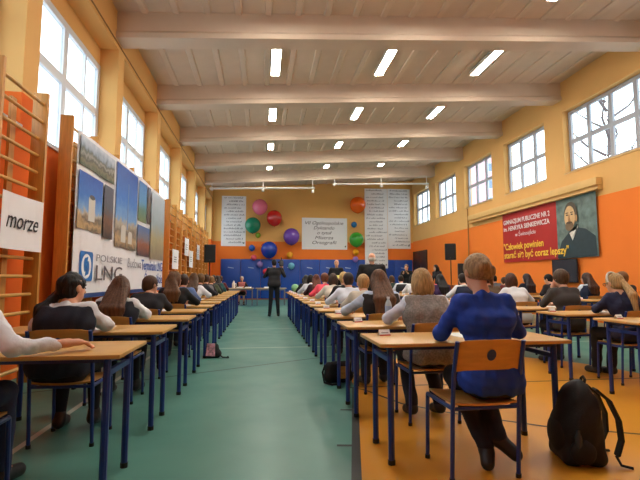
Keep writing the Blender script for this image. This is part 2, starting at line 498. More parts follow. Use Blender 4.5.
ban = empty('photo_banner', (BX, 6.2, 0)); tag(ban, 'long white banner with industrial photos and blue logo on the wall bars', 'banner')
M_vinyl = mat('white_vinyl', (232, 233, 238), 0.5, 0.03, 2)
sheet = MB()
N = 24
for i in range(N):
    a, b = i / N, (i + 1) / N
    def zt(t): return 3.17 + 0.06 * math.sin(t * math.pi)
    wv = lambda t: 0.012 * math.sin(t * 23)
    p = [(wv(a), 5.35 * a, 0.88), (wv(b), 5.35 * b, 0.88), (wv(b), 5.35 * b, zt(b)), (wv(a), 5.35 * a, zt(a))]
    sheet.quad(p); sheet.quad([(q[0] - 0.006, q[1], q[2]) for q in reversed(p)])
sheet.build('sheet', M_vinyl, ban)
MB().box(0.016, 0.02, 0.0, 5.3, 0.885, 0.95).build('blue_stripe', mat('stripe_blue', (40, 70, 130), 0.5), ban)
DY = -6.2
def photo(y0, y1, z0, z1, m, name='printed_photo'):
    return MB().box(0.0185, 0.022, y0 + DY, y1 + DY, z0, z1).build(name, m, ban)
SKYB = [(0.0, (92, 84, 70)), (0.1, (190, 160, 116)), (0.2, (110, 100, 88)), (0.3, (186, 176, 156)), (0.36, (120, 166, 216)), (0.6, (56, 120, 204)), (1.0, (36, 84, 176))]
photo(6.24, 7.64, 2.72, 3.13, print_mat('photo_aerial', [(0, (64, 76, 48)), (0.2, (120, 116, 92)), (0.3, (66, 70, 60)), (0.42, (150, 150, 142)), (0.55, (80, 90, 84)), (0.7, (140, 160, 184)), (1, (196, 208, 222))], 9, 0.6))
p2 = photo(6.24, 7.13, 1.84, 2.64, print_mat('photo_tank', SKYB, 9, 0.3))
photo(7.22, 7.64, 1.80, 2.64, print_mat('photo_workers', [(0, (60, 50, 48)), (0.35, (120, 84, 60)), (0.55, (90, 96, 110)), (1, (80, 84, 104))], 14, 0.5))
p4 = photo(7.76, 9.02, 1.70, 3.16, print_mat('photo_tower', SKYB, 9, 0.25))
photo(9.13, 9.72, 2.32, 3.14, print_mat('photo_sea', [(0, (120, 136, 90)), (0.3, (90, 130, 120)), (0.5, (90, 150, 200)), (1, (70, 130, 200))], 5, 0.15))
photo(9.80, 10.05, 2.34, 3.14, print_mat('photo_crane', [(0, (60, 56, 60)), (0.5, (110, 96, 84)), (1, (80, 100, 130))], 12, 0.5))
photo(9.12, 10.06, 1.62, 2.24, print_mat('photo_site', [(0, (60, 60, 70)), (0.4, (150, 90, 60)), (0.6, (120, 120, 130)), (1, (70, 110, 170))], 10, 0.4))
photo(10.15, 11.46, 1.6, 3.12, print_mat('photo_coast', [(0, (130, 122, 104)), (0.3, (170, 160, 120)), (0.55, (150, 170, 180)), (1, (186, 204, 220))], 5, 0.3))
M_tank = mat('print_tank', (206, 204, 196), 0.6); M_tankd = mat('print_tank_shade', (88, 88, 92), 0.6); M_sand = mat('print_sand', (178, 150, 108), 0.6, 0.2, 10)
def flat(parent, pts, m, x=0.0235, name='printed_shape'):
    return MB().prism([(x, p[0] + DY, p[1]) for p in pts], (0.0015, 0, 0)).build(name, m, parent)
def disc(cy, cz, ry, rz, n=24, a0=0, a1=2 * math.pi): return [(cy + ry * math.cos(a0 + (a1 - a0) * i / n), cz + rz * math.sin(a0 + (a1 - a0) * i / n)) for i in range(n)]
flat(p2, [(6.60, 1.98), (6.84, 1.98), (6.84, 2.3)] + disc(6.72, 2.3, 0.12, 0.05, 8, 0, math.pi) + [(6.60, 2.3)], M_tank)
flat(p2, disc(6.72, 2.33, 0.1, 0.035, 12), M_tankd, 0.0255)
flat(p2, [(6.22, 1.84), (6.5, 1.84), (6.35, 2.02), (6.22, 2.1)], M_sand)
flat(p4, [(8.08, 1.8), (8.34, 1.8), (8.34, 2.06)] + disc(8.21, 2.06, 0.13, 0.05, 8, 0, math.pi) + [(8.08, 2.06)], M_tank)
flat(p4, [(8.5, 1.8), (8.74, 1.8), (8.74, 1.98)] + disc(8.62, 1.98, 0.12, 0.05, 8, 0, math.pi) + [(8.5, 1.98)], M_tank)
flat(p4, [(8.40, 2.05), (8.46, 2.05), (8.45, 2.9), (8.41, 2.9)], mat('print_mast', (120, 150, 196), 0.6))
M_logo = mat('logo_blue', (30, 110, 190), 0.45); M_lgrey = mat('logo_grey', (84, 76, 84), 0.5); M_lgrey2 = mat('logo_light_grey', (150, 150, 160), 0.5); M_navytxt = mat('text_blue', (44, 84, 170), 0.5)
lg = flat(ban, [(6.42, 1.12), (6.84, 1.12), (6.87, 1.16), (6.87, 1.50), (6.84, 1.54), (6.42, 1.54), (6.39, 1.50), (6.39, 1.16)], M_logo, 0.016, 'logo')
flat(lg, disc(6.63, 1.33, 0.175, 0.175), M_white, 0.0185)
flat(lg, disc(6.58, 1.35, 0.05, 0.1, 14), M_logo, 0.0205); flat(lg, disc(6.68, 1.31, 0.05, 0.1, 14), M_logo, 0.0205)
flat(lg, [(6.6, 1.45), (6.68, 1.47), (6.64, 1.36)], M_logo, 0.0205); flat(lg, [(6.66, 1.21), (6.58, 1.19), (6.62, 1.3)], M_logo, 0.0205)
def left_text(s, y, z, size, m, fit=None, **k):
    return text(s, size, m, ban, frame_M((0.019, y + DY, z), (0, 1, 0), (0, 0, 1)), align='LEFT', fit=fit, **k)
left_text('POLSKIE', 6.98, 1.42, 0.15, M_lgrey2, 1.22)
left_text('LNG', 6.95, 1.13, 0.33, M_lgrey, 1.25)
left_text('Budowa', 8.55, 1.37, 0.25, M_lgrey2, 0.9)
left_text('Terminalu LNG', 9.5, 1.345, 0.3, M_navytxt, 1.9, bold=0.004)
left_text('Świnoujście', 9.75, 1.05, 0.3, M_navytxt, 1.65, bold=0.004)

def wall_sheet(y0, y1, z0, z1, word, label, size=0.2, fit=None):
    o = empty('paper_sheet', (BX - 0.02, y0, z0)); tag(o, label, 'paper sheet', 'paper sheets on the wall bars')
    b = MB(); W, H = y1 - y0, z1 - z0
    for i in range(6):
        a, c = i / 6, (i + 1) / 6; bend = lambda t: 0.02 * (abs(t - 0.5) * 2) ** 3
        b.quad([(bend(a), W * a, 0), (bend(c), W * c, 0), (bend(c), W * c, H), (bend(a), W * a, H)])
        b.quad([(bend(a) - 0.003, W * a, H), (bend(c) - 0.003, W * c, H), (bend(c) - 0.003, W * c, 0), (bend(a) - 0.003, W * a, 0)])
    b.build('sheet', M_white, o)
    if word: text(word, size, M_ink, o, frame_M((0.012, W / 2, H * 0.38), (0, 1, 0), (0, 0, 1)), shear=0.3, fit=fit)
    else:
        sc = MB()
        for j in range(3): sc.box(0.013, 0.015, W * 0.3, W * 0.7, H * (0.35 + 0.12 * j), H * (0.38 + 0.12 * j))
        sc.build('writing', M_ink, o)['kind'] = 'stuff'
    return o
wall_sheet(4.56, 5.36, 1.45, 2.02, 'morze', 'white sheet reading morze hung on the wall bars', 0.26, 0.62)
wall_sheet(12.7, 13.6, 1.44, 2.0, None, 'white sheet on the wall bars next to the photo banner')
wall_sheet(14.6, 15.4, 1.92, 2.5, None, 'white sheet hung high on the wall bars, before two others')
wall_sheet(15.55, 16.35, 1.56, 2.14, None, 'white sheet hung lower between two higher sheets')
wall_sheet(17.25, 18.0, 1.9, 2.48, None, 'white sheet on the wall bars above the loudspeaker stand')

# ------------------------------------------------------------------ far wall: mats, posters, balloons, rails
k = YF / 22.2
def far(x, z): return (x * k, 1.15 + (z - 1.15) * k)
mx0, mx1 = -2.05 * k, 7.74 * k
nm = 10; mw = (mx1 - mx0) / nm
me = MB().box(0.006, mw - 0.006, -0.09, 0, 0.06, 2.27).mesh('mat_panel', M_mat, bevel=0.025)
M_tick = mat('mat_emblem', (170, 190, 220), 0.5)
for i in range(nm):
    o = link('wall_mat', me, None, (mx0 + i * mw, YF - 0.005, 0))
    tag(o, 'blue padded wall mat standing along the far wall', 'wall mat', 'blue padded mats on the far wall')
    MB().prism([(mw * 0.5 - 0.16, -0.092, 1.78), (mw * 0.5 + 0.16, -0.092, 1.74), (mw * 0.5 + 0.16, -0.092, 1.78), (mw * 0.5 - 0.16, -0.092, 1.83)], (0, -0.002, 0)).build('emblem', M_tick, o)
def poster(xa, xb, za, zb, label, rows=0, seed=0):
    xa, za = far(xa, za); xb, zb = far(xb, zb)
    o = empty('poster', (xa, YF - (0.112 if za < 2.3 else 0.009), za)); tag(o, label, 'poster')
    W, H = xb - xa, zb - za
    MB().box(0, W, 0, 0.008, 0, H).build('sheet', M_white, o)
    rr = random.Random(seed)
    if rows:
        # rows of slanting handwriting too small to read
        wr_ = MB()
        for j in range(rows):
            zc = H * (1 - (j + 0.7) / (rows + 0.6)); x = W * rr.choice((0.06, 0.1, 0.2, 0.3)); end = W * rr.uniform(0.75, 0.95)
            while x < end:
                w = rr.uniform(0.03, 0.055); h = rr.choice((0.05, 0.06, 0.09))
                wr_.quad([(x, -0.002, zc), (x + w * 0.6, -0.002, zc), (x + w * 0.6 + h * 0.3, -0.002, zc + h), (x + h * 0.3, -0.002, zc + h)])
                x += w + (0.06 if rr.random() < 0.15 else 0.012)
        wr_.build('writing', mat('pale_ink', (96, 98, 120), 0.8), o)['kind'] = 'stuff'
    MB().prism([(W - 0.16, -0.003, 0.16), (W - 0.10, -0.003, 0.13), (W - 0.06, -0.003, 0.18), (W - 0.10, -0.003, 0.24)], (0, -0.003, 0)).build('blot', M_ink, o)
    return o, W, H
poster(-2.06, -0.86, 2.78, 5.3, 'narrow white poster of slanted writing beside the green balloon', 14, 1)
poster(5.21, 6.42, 1.72, 5.85, 'longest white poster of slanted writing reaching down over the mats', 22, 2)
poster(6.46, 7.68, 2.72, 5.88, 'white poster of slanted writing right beside the longest poster', 17, 3)
po, W, H = poster(1.96, 4.30, 2.65, 4.27, 'wide white title poster reading Dyktando between the balloons', 0)
for j, (t, fx) in enumerate((('VII Ogólnopolskie', 0.84), ('Dyktando', 0.46), ('o tytuł', 0.32), ('Mistrza', 0.4), ('Ortografii', 0.54))):
    text(t, 0.27, mat('title_ink', (70, 70, 84), 0.8), po, frame_M((W * 0.48, -0.003, H * (0.79 - 0.155 * j)), (1, 0, 0), (0, 0, 1)), shear=0.3, fit=W * fx)

def balloon(px, pz, d, rgb, cname, where):
    x, z = far(px * 22.2 / 21.5, 1.15 + (pz - 1.15) * 22.2 / 21.5)
    y = YF - d * 0.5 - 0.003 - (0.1 if z - d / 2 < 2.27 else 0)
    o = empty('balloon', (x, y, z)); tag(o, '%s balloon %s' % (cname, where), 'balloon', 'balloons on the far wall')
    r = d / 2; prof = []
    for i in range(15):
        t = math.pi * i / 14; rr = math.sin(t) * r; zz = -math.cos(t) * r
        if zz < 0: zz *= 1.1; rr *= (1 - 0.06 * (-zz / r) ** 2)
        prof.append((max(rr, 0.004), zz))
    m = mat('balloon_' + cname.split()[-1] + str(rgb[0]), rgb, 0.12, spec=0.6)
    MB().lathe(prof, 24).build('skin', m, o, smooth=True)
    MB().lathe([(0.008, -r * 1.08), (0.02 + d * 0.015, -r * 1.15), (0.012, -r * 1.16)], 10).build('knot', m, o, smooth=True)
for a in ((-0.16, 4.61, 0.86, (236, 120, 150), 'large pink', 'highest of the left cluster'),
          (0.53, 4.08, 0.88, (190, 28, 26), 'large red', 'beside the pink balloon'),
          (-0.49, 3.72, 0.88, (20, 132, 100), 'large sea green', 'touching the narrow poster'),
          (1.36, 3.20, 0.92, (110, 70, 170), 'large violet', 'beside the title poster'),
          (0.30, 2.55, 0.92, (20, 60, 170), 'large royal blue', 'above the video cameraman'),
          (-0.24, 3.26, 0.30, (130, 170, 50), 'small lime green', 'under the sea green balloon'),
          (-0.52, 2.64, 0.36, (30, 90, 190), 'small blue', 'below the narrow poster'),
          (0.05, 2.75, 0.28, (200, 40, 40), 'small red', 'against the royal blue balloon'),
          (0.49, 2.80, 0.26, (240, 150, 40), 'small amber', 'over the royal blue balloon'),
          (1.30, 2.32, 0.36, (240, 170, 40), 'small yellow', 'below the violet balloon'),
          (1.37, 1.78, 0.38, (110, 190, 220), 'small pale blue', 'on the mats below a yellow one'),
          (-0.13, 1.85, 0.34, (150, 130, 200), 'small lilac', 'on the mats above the seated woman'),
          (0.16, 1.50, 0.36, (220, 60, 80), 'small crimson', 'beside the cameraman'),
          (-0.42, 2.18, 0.32, (230, 90, 110), 'small coral', 'at the top edge of the mats'),
          (4.63, 4.81, 0.92, (240, 100, 14), 'large orange', 'beside the longest poster'),
          (4.49, 3.85, 0.34, (40, 110, 170), 'small steel blue', 'under the orange balloon'),
          (4.56, 3.09, 0.84, (60, 160, 50), 'large leaf green', 'beside the title poster'),
          (4.56, 2.47, 0.36, (250, 180, 30), 'small golden', 'under the leaf green balloon'),
          (4.53, 2.12, 0.34, (150, 120, 200), 'small mauve', 'at the mat edge under a golden one')):
    balloon(*a)

def rail(xa, xb, name_label):
    o = empty('curtain_rail', (xa, 21.6, 5.52 + (xa - XL) * SLOPE)); tag(o, name_label, 'rail')
    L = xb - xa
    MB().tube([(0, 0, 0), (L, 0, L * SLOPE * 0.5)], 0.045, 8).build('tube', M_whitepaint, o, smooth=True)
    for t in (0.02, 0.5, 0.98):
        MB().tube([(L * t, 0, L * t * SLOPE * 0.5), (L * t, 0.05, 0.3 + L * t * SLOPE)], 0.025, 6).box(L * t - 0.06, L * t + 0.06, -0.07, 0.07, -0.08, 0.06).build('hanger', M_whitepaint, o)
rail(-2.6, 2.55, 'white ceiling rail above the narrow poster and balloons')
rail(3.45, 8.5, 'white ceiling rail above the two tall posters')

# ------------------------------------------------------------------ right wall: box rail, banner, board, door
cr = empty('roller_box', (XR - 0.203, 10.35, 3.5)); tag(cr, 'long cream roller box on the right wall above the red banner', 'roller box')
M_boxc = mat('box_cream', (216, 178, 112), 0.6, 0.04, 3)
MB().box(0.0, 0.2, 0, 7.3, 0.12, 0.33).build('casing', M_boxc, cr, bevel=0.01)
MB().box(0.07, 0.2, 0.02, 7.28, 0.0, 0.12).build('backboard', M_boxc, cr)
MB().box(0.0, 0.07, 0, 7.3, 0.0, 0.035).build('lip', M_boxc, cr)
rb = empty('quote_banner', (XR - 0.06, 15.18, 1.75)); tag(rb, 'red banner with yellow quotation and bearded portrait on the right wall', 'banner')
M_red = mat('banner_red', (178, 34, 30), 0.55, 0.05, 3)
M_canvas = mat('portrait_canvas', (104, 124, 120), 0.6, 0.35, 5)
sh = MB(); n = 20
BWD = 4.63; PW = 1.66
for i in range(n):
    a, b = BWD * i / n, BWD * (i + 1) / n
    f = lambda t: 0.015 * math.sin(t * 2.1)
    q = [(f(a), -a, 0), (f(b), -b, 0), (f(b), -b, 1.77), (f(a), -a, 1.77)]
    mi = 1 if a > BWD - PW - 0.05 else 0
    sh.quad(q, mi); sh.quad([(p[0] + 0.005, p[1], p[2]) for p in reversed(q)], mi)
sh.build('sheet', [M_red, M_canvas], rb)
def rt(s, y, z, size, m, fit, **kk):
    return text(s, size, m, rb, frame_M((-0.036, -y, z), (0, -1, 0), (0, 0, 1)), align='LEFT', fit=fit, **kk)
M_yel = mat('print_yellow', (250, 206, 70), 0.5)
M_pw = mat('print_white', (236, 226, 228), 0.5)
rt('GIMNAZJUM PUBLICZNE NR 2', 0.12, 1.36, 0.22, M_pw, 2.62, bold=0.004)
rt('im. HENRYKA SIENKIEWICZA', 0.12, 1.12, 0.22, M_pw, 2.6, bold=0.004)
rt('w Świnoujściu', 0.85, 0.88, 0.2, M_pw, 1.15)
rt('"Człowiek powinien', 0.08, 0.44, 0.32, M_yel, 2.3, bold=0.006)
rt('starać się być coraz lepszy"', 0.1, 0.14, 0.32, M_yel, 3.42, bold=0.006)
def por(pts, rgb, d, nm):
    MB().prism([(-0.017 - d, -(BWD - PW) - p[0], p[1]) for p in pts], (-0.002, 0, 0)).build(nm, mat('portrait_' + nm + str(rgb[0]), rgb, 0.6, 0.12, 9), rb)
def el(cx, cz, rx, rz, n=20): return [(cx + rx * math.cos(2 * math.pi * i / n), cz + rz * math.sin(2 * math.pi * i / n)) for i in range(n)]
por([(0.02, 0.02), (PW - 0.03, 0.02), (PW - 0.06, 0.55), (1.25, 0.78), (0.9, 0.86), (0.55, 0.72), (0.25, 0.5)], (38, 58, 66), 0.0, 'coat')
por([(0.6, 0.72), (0.95, 0.82), (0.98, 0.98), (0.86, 0.7), (0.72, 0.5)], (220, 216, 206), 0.003, 'collar')
por(el(0.68, 1.28, 0.27, 0.34), (84, 74, 60), 0.003, 'hair')
por(el(0.64, 1.18, 0.22, 0.33), (214, 178, 128), 0.006, 'face')
por(el(0.9, 1.12, 0.05, 0.1, 12), (178, 136, 92), 0.006, 'ear')
por(el(0.62, 0.92, 0.17, 0.14), (122, 100, 74), 0.009, 'beard')
por(el(0.62, 1.02, 0.13, 0.035), (92, 74, 56), 0.012, 'moustache')
por([(0.58, 1.06), (0.68, 1.05), (0.64, 1.26), (0.6, 1.26)], (170, 122, 80), 0.009, 'nose')
for cx in (0.54, 0.74):
    por(el(cx, 1.25, 0.045, 0.022, 10), (60, 46, 38), 0.009, 'eye'); por(el(cx, 1.31, 0.07, 0.016, 10), (80, 62, 48), 0.009, 'brow')

bd = empty('dark_board', (XR - 0.12, 12.38, 1.05)); tag(bd, 'dark slate board hanging below the quotation banner', 'board')
MB().box(0.0, 0.03, -1.06, 0, 0, 0.68).build('panel', mat('slate', (34, 36, 48), 0.5), bd)
fr = MB().box(-0.01, 0.0, -1.06, 0, 0, 0.025).box(-0.01, 0.0, -1.06, 0, 0.655, 0.68).box(-0.01, 0.0, -1.06, -1.035, 0.025, 0.655).box(-0.01, 0.0, -0.025, 0, 0.025, 0.655)
fr.build('rim', M_black, bd)
MB().box(0.03, 0.119, -0.9, -0.84, 0.2, 0.6).box(0.03, 0.119, -0.22, -0.16, 0.2, 0.6).build('bracket', M_black, bd)

dr = empty('door_1', (XR, 22.95, 0)); structure(dr, 'dark brown double door in the far right corner')
for j in (0, 1):
    MB().box(-0.05, -0.005, 0.03 + j * 1.0, 1.0 + j * 1.0, 0, 2.66).build('door_leaf', M_dark_door, dr, bevel=0.008)
MB().box(-0.07, -0.002, -0.05, 0.03, 0, 2.74).box(-0.07, -0.002, 2.0, 2.08, 0, 2.74).box(-0.07, -0.002, 0.03, 2.0, 2.66, 2.74).build('door_frame', M_dark_door, dr)
MB().tube([(-0.05, 0.93, 1.05), (-0.1, 0.93, 1.05), (-0.1, 0.82, 1.05)], 0.012, 6).build('door_handle', M_metal, dr)

def speaker(loc, rz, z, w, h, label, stand_label, dep=0.38):
    s = empty('loudspeaker', (loc[0], loc[1], z), rz); tag(s, label, 'loudspeaker')
    MB().box(-w / 2, w / 2, -dep / 2, dep / 2, 0.002, h).build('cabinet', M_black, s, bevel=0.02)
    MB().box(-w / 2 + 0.03, w / 2 - 0.03, -dep / 2 - 0.012, -dep / 2 + 0.001, 0.04, h - 0.04).build('grille', mat('grille', (26, 26, 30), 0.8, 0.3, 200), s)
    MB().lathe([(0.05, 0), (0.05, 0.012)], 16).build('badge', M_metal, s, loc=(0, -dep / 2 - 0.008, 0.09)).scale = (0.4, 0.4, 0.4)
    if stand_label:
        t = empty('speaker_stand', (loc[0], loc[1], 0), rz); tag(t, stand_label, 'speaker stand')
        MB().tube([(0, 0, 0.25), (0, 0, z)], 0.022, 8).build('pole', M_black, t)
        MB().tube([(0, 0, 0.6), (0, 0, 0.68)], 0.035, 8).build('collar', M_black, t)
        for j in range(3):
            a = j * 2.094 + 0.5
            MB().tube([(0, 0, 0.64), (0.45 * math.cos(a), 0.45 * math.sin(a), 0.015)], 0.014, 6).build('leg', M_black, t)
speaker((-2.02, 17.3), 0.15, 1.78, 0.42, 0.68, 'black loudspeaker raised beside the wall bars', 'black tripod stand beside the wall bars')
speaker((8.0, 18.0), -0.5, 1.96, 0.44, 0.7, 'black loudspeaker raised near the orange right wall', 'black tripod stand near the orange right wall')
speaker((8.35, 17.6), -0.4, 0.9, 0.42, 0.9, 'dark monitor speaker on a cabinet by the orange wall', None)
cbn = empty('wooden_cabinet', (8.2, 17.9, 0)); tag(cbn, 'brown wooden cabinet against the orange right wall', 'cabinet')
M_cab = mat('cabinet_brown', (140, 78, 36), 0.5, 0.1, 4)
MB().box(-0.75, 0.55, -0.55, -0.1, 0.06, 0.9).build('body', M_cab, cbn)
for j in (0, 1):
    d_ = MB().box(-0.74 + j * 0.65, -0.11 + j * 0.65, -0.57, -0.552, 0.08, 0.88).build('door', M_cab, cbn)
    MB().box(-0.16 + j * 0.11, -0.14 + j * 0.11, -0.585, -0.571, 0.45, 0.58).build('handle', M_metal, d_)
MB().box(-0.73, 0.53, -0.53, -0.12, 0, 0.06).build('plinth', M_black, cbn)

# ------------------------------------------------------------------ rounded bodies: distance field -> mesh
def V(*a): return np.array(a, dtype=np.float64)
def rot_zx(yaw, pitch, roll=0.0):
    cz, sz = math.cos(yaw), math.sin(yaw); cx, sx = math.cos(pitch), math.sin(pitch); cy, sy = math.cos(roll), math.sin(roll)
    Rz = np.array([[cz, -sz, 0], [sz, cz, 0], [0, 0, 1]]); Rx = np.array([[1, 0, 0], [0, cx, -sx], [0, sx, cx]]); Ry = np.array([[cy, 0, sy], [0, 1, 0], [-sy, 0, cy]])
    return Rz @ Rx @ Ry

class Field:
    def __init__(s, lo, hi, h):
        s.lo = np.array(lo, float); s.h = h
        s.n = np.ceil((np.array(hi, float) - s.lo) / h).astype(int) + 1
        s.F = np.full(tuple(s.n), 0.5, dtype=np.float32)
        s.ax = [(s.lo[i] + h * np.arange(s.n[i])).astype(np.float32) for i in range(3)]
    def win(s, lo, hi, k):
        mg = k + 3 * s.h
        a = np.clip(np.floor((np.array(lo) - mg - s.lo) / s.h).astype(int), 0, s.n)
        b = np.clip(np.ceil((np.array(hi) + mg - s.lo) / s.h).astype(int) + 1, 0, s.n)
        sl = tuple(slice(int(a[i]), int(b[i])) for i in range(3))
        X = s.ax[0][sl[0]][:, None, None]; Y = s.ax[1][sl[1]][None, :, None]; Z = s.ax[2][sl[2]][None, None, :]
        return sl, X, Y, Z
    def put(s, sl, d, k):
        F = s.F[sl]
        if F.size == 0: return
        if k <= 1e-6: s.F[sl] = np.minimum(F, d); return
        hh = np.clip(0.5 + 0.5 * (F - d) / k, 0, 1)
        s.F[sl] = F * (1 - hh) + d * hh - k * hh * (1 - hh)
    def cone(s, a, b, ra, rb, k=0.03, flat=None):
        a = np.array(a, float); b = np.array(b, float); r = max(ra, rb)
        sl, X, Y, Z = s.win(np.minimum(a, b) - r, np.maximum(a, b) + r, k)
        ba = b - a; L = max(float(ba @ ba), 1e-9)
        t = np.clip(((X - a[0]) * ba[0] + (Y - a[1]) * ba[1] + (Z - a[2]) * ba[2]) / L, 0, 1)
        d = np.sqrt((X - a[0] - t * ba[0]) ** 2 + (Y - a[1] - t * ba[1]) ** 2 + (Z - a[2] - t * ba[2]) ** 2) - (ra + (rb - ra) * t)
        s.put(sl, d.astype(np.float32), k)
    def ell(s, c, r, R=None, k=0.03, sub=False):
        c = np.array(c, float); r = np.array(r, float); m = r.max()
        sl, X, Y, Z = s.win(c - m, c + m, k)
        P = [X - c[0], Y - c[1], Z - c[2]]
        if R is None: R = np.eye(3)
        Q = [R[0, i] * P[0] + R[1, i] * P[1] + R[2, i] * P[2] for i in range(3)]
        k0 = np.sqrt((Q[0] / r[0]) ** 2 + (Q[1] / r[1]) ** 2 + (Q[2] / r[2]) ** 2)
        k1 = np.sqrt((Q[0] / r[0] ** 2) ** 2 + (Q[1] / r[1] ** 2) ** 2 + (Q[2] / r[2] ** 2) ** 2) + 1e-6
        d = (k0 * (k0 - 1) / k1).astype(np.float32)
        if sub:
            F = s.F[sl]; kk = max(k, 1e-4); hh = np.clip(0.5 - 0.5 * (F + d) / kk, 0, 1)
            s.F[sl] = F * (1 - hh) - d * hh + kk * hh * (1 - hh)
        else: s.put(sl, d, k)
    def above(s, z):     # cut away everything above z
        s.F = np.maximum(s.F, s.ax[2][None, None, :] - z)
    def below(s, z):     # cut away everything below z
        s.F = np.maximum(s.F, z - s.ax[2][None, None, :])
    def ripple(s, amp, scale, seed=0):
        rr = np.random.RandomState(seed); X = s.ax[0][:, None, None]; Y = s.ax[1][None, :, None]; Z = s.ax[2][None, None, :]
        for i in range(4):
            d = rr.normal(size=3); d /= np.linalg.norm(d); f = scale * (1 + 0.6 * i)
            s.F = s.F + (amp / (1 + 0.5 * i) * np.sin(f * (d[0] * X + d[1] * Y + d[2] * Z) + rr.uniform(0, 6))).astype(np.float32)
    def strands(s, c, amp, freq, seed=0):
        X = s.ax[0][:, None, None] - c[0]; Y = s.ax[1][None, :, None] - c[1]; Z = s.ax[2][None, None, :] - c[2]
        an = np.arctan2(X, -Y)
        s.F = s.F + (amp * (np.sin(an * freq + 4 * np.sin(Z * 9 + seed)) + 0.6 * np.sin(an * freq * 0.43 + 3 * np.sin(Z * 14 + 1 + seed)))).astype(np.float32)
    def verts_faces(s):
        F = s.F; S = F < 0
        c = S[:-1, :-1, :-1].astype(np.int8)
        tot = sum(S[i:F.shape[0] - 1 + i, j:F.shape[1] - 1 + j, q:F.shape[2] - 1 + q].astype(np.int8) for i in (0, 1) for j in (0, 1) for q in (0, 1))
        idx = np.argwhere((tot > 0) & (tot < 8))
        if len(idx) == 0: return np.zeros((0, 3)), np.zeros((0, 4), int)
        pos = np.zeros((len(idx), 3)); cnt = np.zeros(len(idx))
        corners = [(i, j, q) for i in (0, 1) for j in (0, 1) for q in (0, 1)]
        for a in corners:
            for ax_ in range(3):
                if a[ax_]: continue
                b = list(a); b[ax_] = 1
                va = F[idx[:, 0] + a[0], idx[:, 1] + a[1], idx[:, 2] + a[2]].astype(float); vb = F[idx[:, 0] + b[0], idx[:, 1] + b[1], idx[:, 2] + b[2]].astype(float)
                cr = (va < 0) != (vb < 0); t = np.where(cr, va / np.where(cr, va - vb, 1), 0)
                p = np.array(a, float)[None, :] + t[:, None] * (np.array(b, float) - np.array(a, float))[None, :]
                pos += np.where(cr[:, None], p, 0); cnt += cr
        verts = s.lo + (idx + pos / cnt[:, None]) * s.h
        idm = np.full(tuple(np.array(F.shape) - 1), -1, int); idm[idx[:, 0], idx[:, 1], idx[:, 2]] = np.arange(len(idx))
        faces = []
        for ax_ in range(3):
            u, w = (ax_ + 1) % 3, (ax_ + 2) % 3
            lo_ = [slice(None)] * 3; hi_ = [slice(None)] * 3; lo_[ax_] = slice(0, -1); hi_[ax_] = slice(1, None)
            ch = S[tuple(lo_)] != S[tuple(hi_)]
            e = np.argwhere(ch); e = e[(e[:, u] > 0) & (e[:, w] > 0) & (e[:, u] < F.shape[u] - 1) & (e[:, w] < F.shape[w] - 1)]
            if len(e) == 0: continue
            ins = S[e[:, 0], e[:, 1], e[:, 2]]
            q = []
            for du, dw in ((-1, -1), (0, -1), (0, 0), (-1, 0)):
                g = e.copy(); g[:, u] += du; g[:, w] += dw; q.append(idm[g[:, 0], g[:, 1], g[:, 2]])
            q = np.stack(q, 1); q[~ins] = q[~ins][:, ::-1]
            faces.append(q)
        faces = np.concatenate(faces)
        return verts, faces[(faces >= 0).all(1)]

def np_mesh(name, verts, faces, material):
    me = bpy.data.meshes.new(name)
    me.vertices.add(len(verts)); me.vertices.foreach_set('co', np.asarray(verts, np.float32).ravel())
    me.loops.add(len(faces) * 4); me.loops.foreach_set('vertex_index', np.asarray(faces, np.int32).ravel())
    me.polygons.add(len(faces)); me.polygons.foreach_set('loop_start', np.arange(len(faces), dtype=np.int32) * 4)
    me.polygons.foreach_set('use_smooth', np.ones(len(faces), bool))
    me.update(calc_edges=True); me.validate()
    me.materials.append(material)
    return me

# one hand: local x = towards the thumb side, y = along the fingers, z = back of the hand
def hand_template():
    f = Field((-0.07, -0.05, -0.05), (0.08, 0.2, 0.04), 0.0055)
    f.cone((-0.018, 0.0, 0), (-0.022, 0.075, 0), 0.018, 0.017, 0.01); f.cone((0.012, 0.0, 0), (0.02, 0.075, 0), 0.018, 0.017, 0.01)
    f.cone((0, -0.045, 0), (0, 0.02, 0), 0.024, 0.024, 0.015)
    for x, L, c in ((0.031, 0.066, 0.4), (0.011, 0.075, 0.3), (-0.011, 0.07, 0.4), (-0.032, 0.054, 0.5)):
        a = V(x, 0.078, 0); b = a + V(x * 0.15, L * 0.5, -L * 0.12); d = b + V(0, L * 0.48, -L * c)
        f.cone(a, b, 0.0098, 0.009, 0.004); f.cone(b, d, 0.009, 0.0078, 0.004)
    a = V(0.03, 0.01, -0.004); b = V(0.056, 0.045, -0.012); d = V(0.056, 0.078, -0.016)
    f.cone(a, b, 0.014, 0.011, 0.006); f.cone(b, d, 0.0108, 0.009, 0.004)
    return f.verts_faces()
HAND = hand_template()

def perp_frame(y, up):
    y = y / np.linalg.norm(y); x = np.cross(y, up); x /= np.linalg.norm(x); z = np.cross(x, y)
    return np.stack([x, y, z], 1)

SHIRT = {}
def cloth(rgb, kind='plain'):
    nm = 'cloth_%s_%d_%d_%d' % (kind, *rgb)
    if kind == 'knit': return mat(nm, rgb, 0.95, 0.3, 70, 0.8, 160)
    return mat(nm, rgb, 0.85, 0.08, 10, 0.15, 90)
def hair_mat(rgb): return mat('hair_%d_%d_%d' % rgb, rgb, 0.5, 0.4, 16, 0.3, 60, stretch=(5, 5, 0.6), spec=0.3)

HB, HD, HK, HL, HF, HA, HG = (70, 46, 30), (34, 24, 20), (22, 18, 18), (140, 106, 68), (190, 152, 96), (96, 46, 30), (200, 196, 190)

